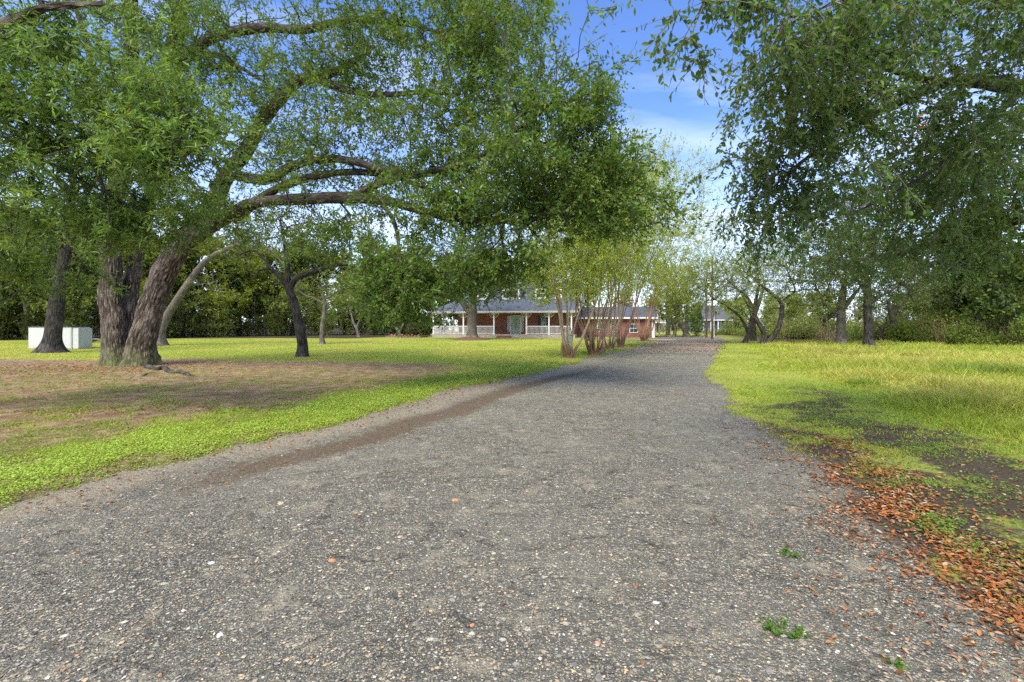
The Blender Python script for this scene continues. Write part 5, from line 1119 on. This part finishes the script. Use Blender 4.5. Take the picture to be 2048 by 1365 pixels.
MB().box(-.02, bw + .02, -.02, 1.1, 0, .058).build('base', plain('base_wood', (.15, .10, .06)), bx)
# second, narrower face seen at its right
MB().box(bw + .003, bw + .37, .05, .9, .08, 1.30).build('side_panel', M_BOX, bx)
# fallen branches behind
for k, (px0, py0, px1, py1, r_, lab) in enumerate([(162, 690, 212, 683, .13, 'pale fallen log on the ground right of the white box'), (168, 686, 205, 688, .09, 'thinner fallen branch crossing the pale log')]):
    a = G(px0, py0); c = G(px1, py1); a[2] = r_ * .9 + k * .12; c[2] = r_ * 1.5 + k * .16; mid = (a + c) / 2 + np.array([0, 0, .08])
    lg = thing('fallen_branch', lab, 'fallen branch', (a + c) / 2 * np.array([1, 1, 0]), 0, 'fallen branches by the woods'); me, _, _ = sweep('log', np.array([a, mid, c]) - (a + c) / 2 * np.array([1, 1, 0]), [r_, r_ * .9, r_ * .5], M_GREY, 10, .15, .2); link('log', me, lg)
    me, _, _ = sweep('stub', np.array([mid, mid + (.1, -.2, .3), mid + (.3, -.3, .55)]) - (a + c) / 2 * np.array([1, 1, 0]), [r_ * .4, r_ * .3, r_ * .1], M_GREY, 6, .15, .2); link('stub', me, lg)
# surface roots of the big oak
for k, (pts, r_, lab) in enumerate([([(292, 738), (312, 744), (326, 743), (345, 750), (362, 751), (380, 757), (402, 758)], .085, 'dark knobbly surface root running right from the huge oak'), ([(306, 750), (294, 752), (286, 757), (270, 757), (258, 763)], .035, 'thin pale surface root in front of the huge oak')]):
    pw = np.array([G(*p) for p in pts]); o_ = pw.mean(0) * np.array([1, 1, 0]); o_[2] = .04; pw = pw - o_; pw[:, 2] = np.array([.06, .03, .075, .01, .05, .0, -.03])[:len(pw)] * (1 if k == 0 else .5)
    me, _, _ = sweep('tree_root', pw, [r_] + [r_ * .8] * (len(pts) - 2) + [r_ * .4], M_OAKD if k == 0 else M_GREY, 10, .05, .5); tag(link('tree_root', me, None, tuple(o_)), lab, 'root')

# ------------------------------------------------------------------ far end: poles, lamp, houses
MP = bark_mat('pole_wood', (.10, .065, .05), (.22, .15, .12), 12, 1, .006)
for px, py, H, lab in ((1413, 676, 7.0, 'brown wooden pole, the left one of the pair at the driveway end'), (1424.5, 679, 8.6, 'brown wooden pole, the nearer right one of the pair')):
    g_ = G(px, py); pl = thing('utility_pole', lab, 'pole', g_, 0, 'wooden poles at the driveway end'); me, _, _ = sweep('pole', [(0, 0, -.2), (0, 0, H / 2), (0.02, 0, H)], [.115, .10, .08], MP, 12, .5, .02); link('pole', me, pl)
    MB().cyl((-.10, -.10, H - .9), (-.10, -.10, H - .7), .03, .03, 8).build('insulator', M_CONC, pl)
g_ = G(1428, 675); wp = thing('marker_post', 'thin white post right beside the wooden poles', 'post', g_); MB().cyl((0, 0, 0), (0, 0, 2.3), .05, .05, 8).build('post', M_WHITE, wp); MB().cyl((0, 0, 2.3), (0, 0, 2.42), .06, .02, 8).build('cap', M_WHITE, wp)
g_ = G(1432, 673); lp = thing('lamp_post', 'slim dark lamp post right of the wooden poles', 'lamp post', g_); MB().cyl((0, 0, 0), (0, 0, 2.8), .045, .035, 8).cyl((0, 0, 0), (0, 0, .3), .1, .07, 8).build('post', M_METAL, lp); MB().cyl((0, 0, 2.8), (0, 0, 3.15), .09, .15, 6).cyl((0, 0, 3.15), (0, 0, 3.3), .17, .02, 6).build('lantern', M_METAL, lp)
def far_house(name, label, px0, px1, d, h_eave, h_ridge, wallmat, roofmat, posts, wins, dep=8):
    xa_, xb_ = (px0 - CX) / F_PX * d, (px1 - CX) / F_PX * d; w = xb_ - xa_
    hs_ = thing(name, label, 'house', (xa_, d, 0))
    MB().box(0, w, 1.6, dep, 0, h_eave).build('wall', wallmat, hs_)
    slab([(-.4, 0, h_eave + .1), (w + .4, 0, h_eave + .1), (w - 1.2, dep / 2, h_ridge), (1.2, dep / 2, h_ridge)]).build('roof', roofmat, hs_)
    slab([(1.2, dep / 2, h_ridge), (w - 1.2, dep / 2, h_ridge), (w + .4, dep + .4, h_eave + .1), (-.4, dep + .4, h_eave + .1)]).build('roof', roofmat, hs_)
    MB().box(-.4, w + .4, -.05, -.0, h_eave - .08, h_eave + .1).build('fascia', M_WHITE, hs_)
    for f in posts: MB().box(w * f - .07, w * f + .07, .1, .24, 0, h_eave - .08).build('column', M_WHITE, hs_)
    for a_, c_, z0, z1 in wins: window(w * a_, w * c_, z0, z1, 1.6, hs_, 2, 2, .08)
    MB().box(w * .44, w * .5, 1.55, 1.597, 0, 2.05).build('door', M_TEAL, hs_)
far_house('farmhouse', 'distant house with tall grey roof and white porch posts', 1408, 1466, 88, 2.4, 5.4, plain('far_wall', (.26, .28, .28)), plain('far_roof', (.09, .095, .10), .9), [0, .25, .5, .75, 1], [(.1, .2, .8, 2.0), (.3, .38, .8, 2.0), (.6, .7, .8, 2.0), (.82, .92, .8, 2.0)])
far_house('shed', 'distant beige shed seen past the garage corner', 1308, 1334, 84, 1.9, 2.5, plain('beige_wall', (.44, .36, .22)), plain('shed_roof', (.35, .30, .22), .9), [0, 1], [(.15, .3, .7, 1.4), (.65, .8, .7, 1.4)], 5)
# small white car parked beyond
g_ = G(1338, 672); car = thing('parked_car', 'small white car parked beside the distant beige shed', 'car', (g_[0], 76, 0), R(8))
prof = [(-2.1, .35), (-2.1, .85), (-1.5, .98), (-.8, 1.42), (.7, 1.42), (1.35, .98), (2.1, .88), (2.15, .35)]
MB().prism([(x, -.8, z) for x, z in prof], (0, 1.6, 0)).build('body', M_WHITE, car)
MB().prism([(-1.32, -.805, 1.0), (-.76, -.805, 1.36), (.66, -.805, 1.36), (1.18, -.805, 1.0)], (0, -.01, 0)).build('side_window', M_GLASS, car)
for x in (-1.35, 1.35):
    for y in (-.82, .62): MB().cyl((x, y, .33), (x, y + .2, .33), .33, .33, 14).build('wheel', M_METAL, car)
print('polygons', sum(len(me.polygons) for me in bpy.data.meshes), 'objects', len(bpy.data.objects))
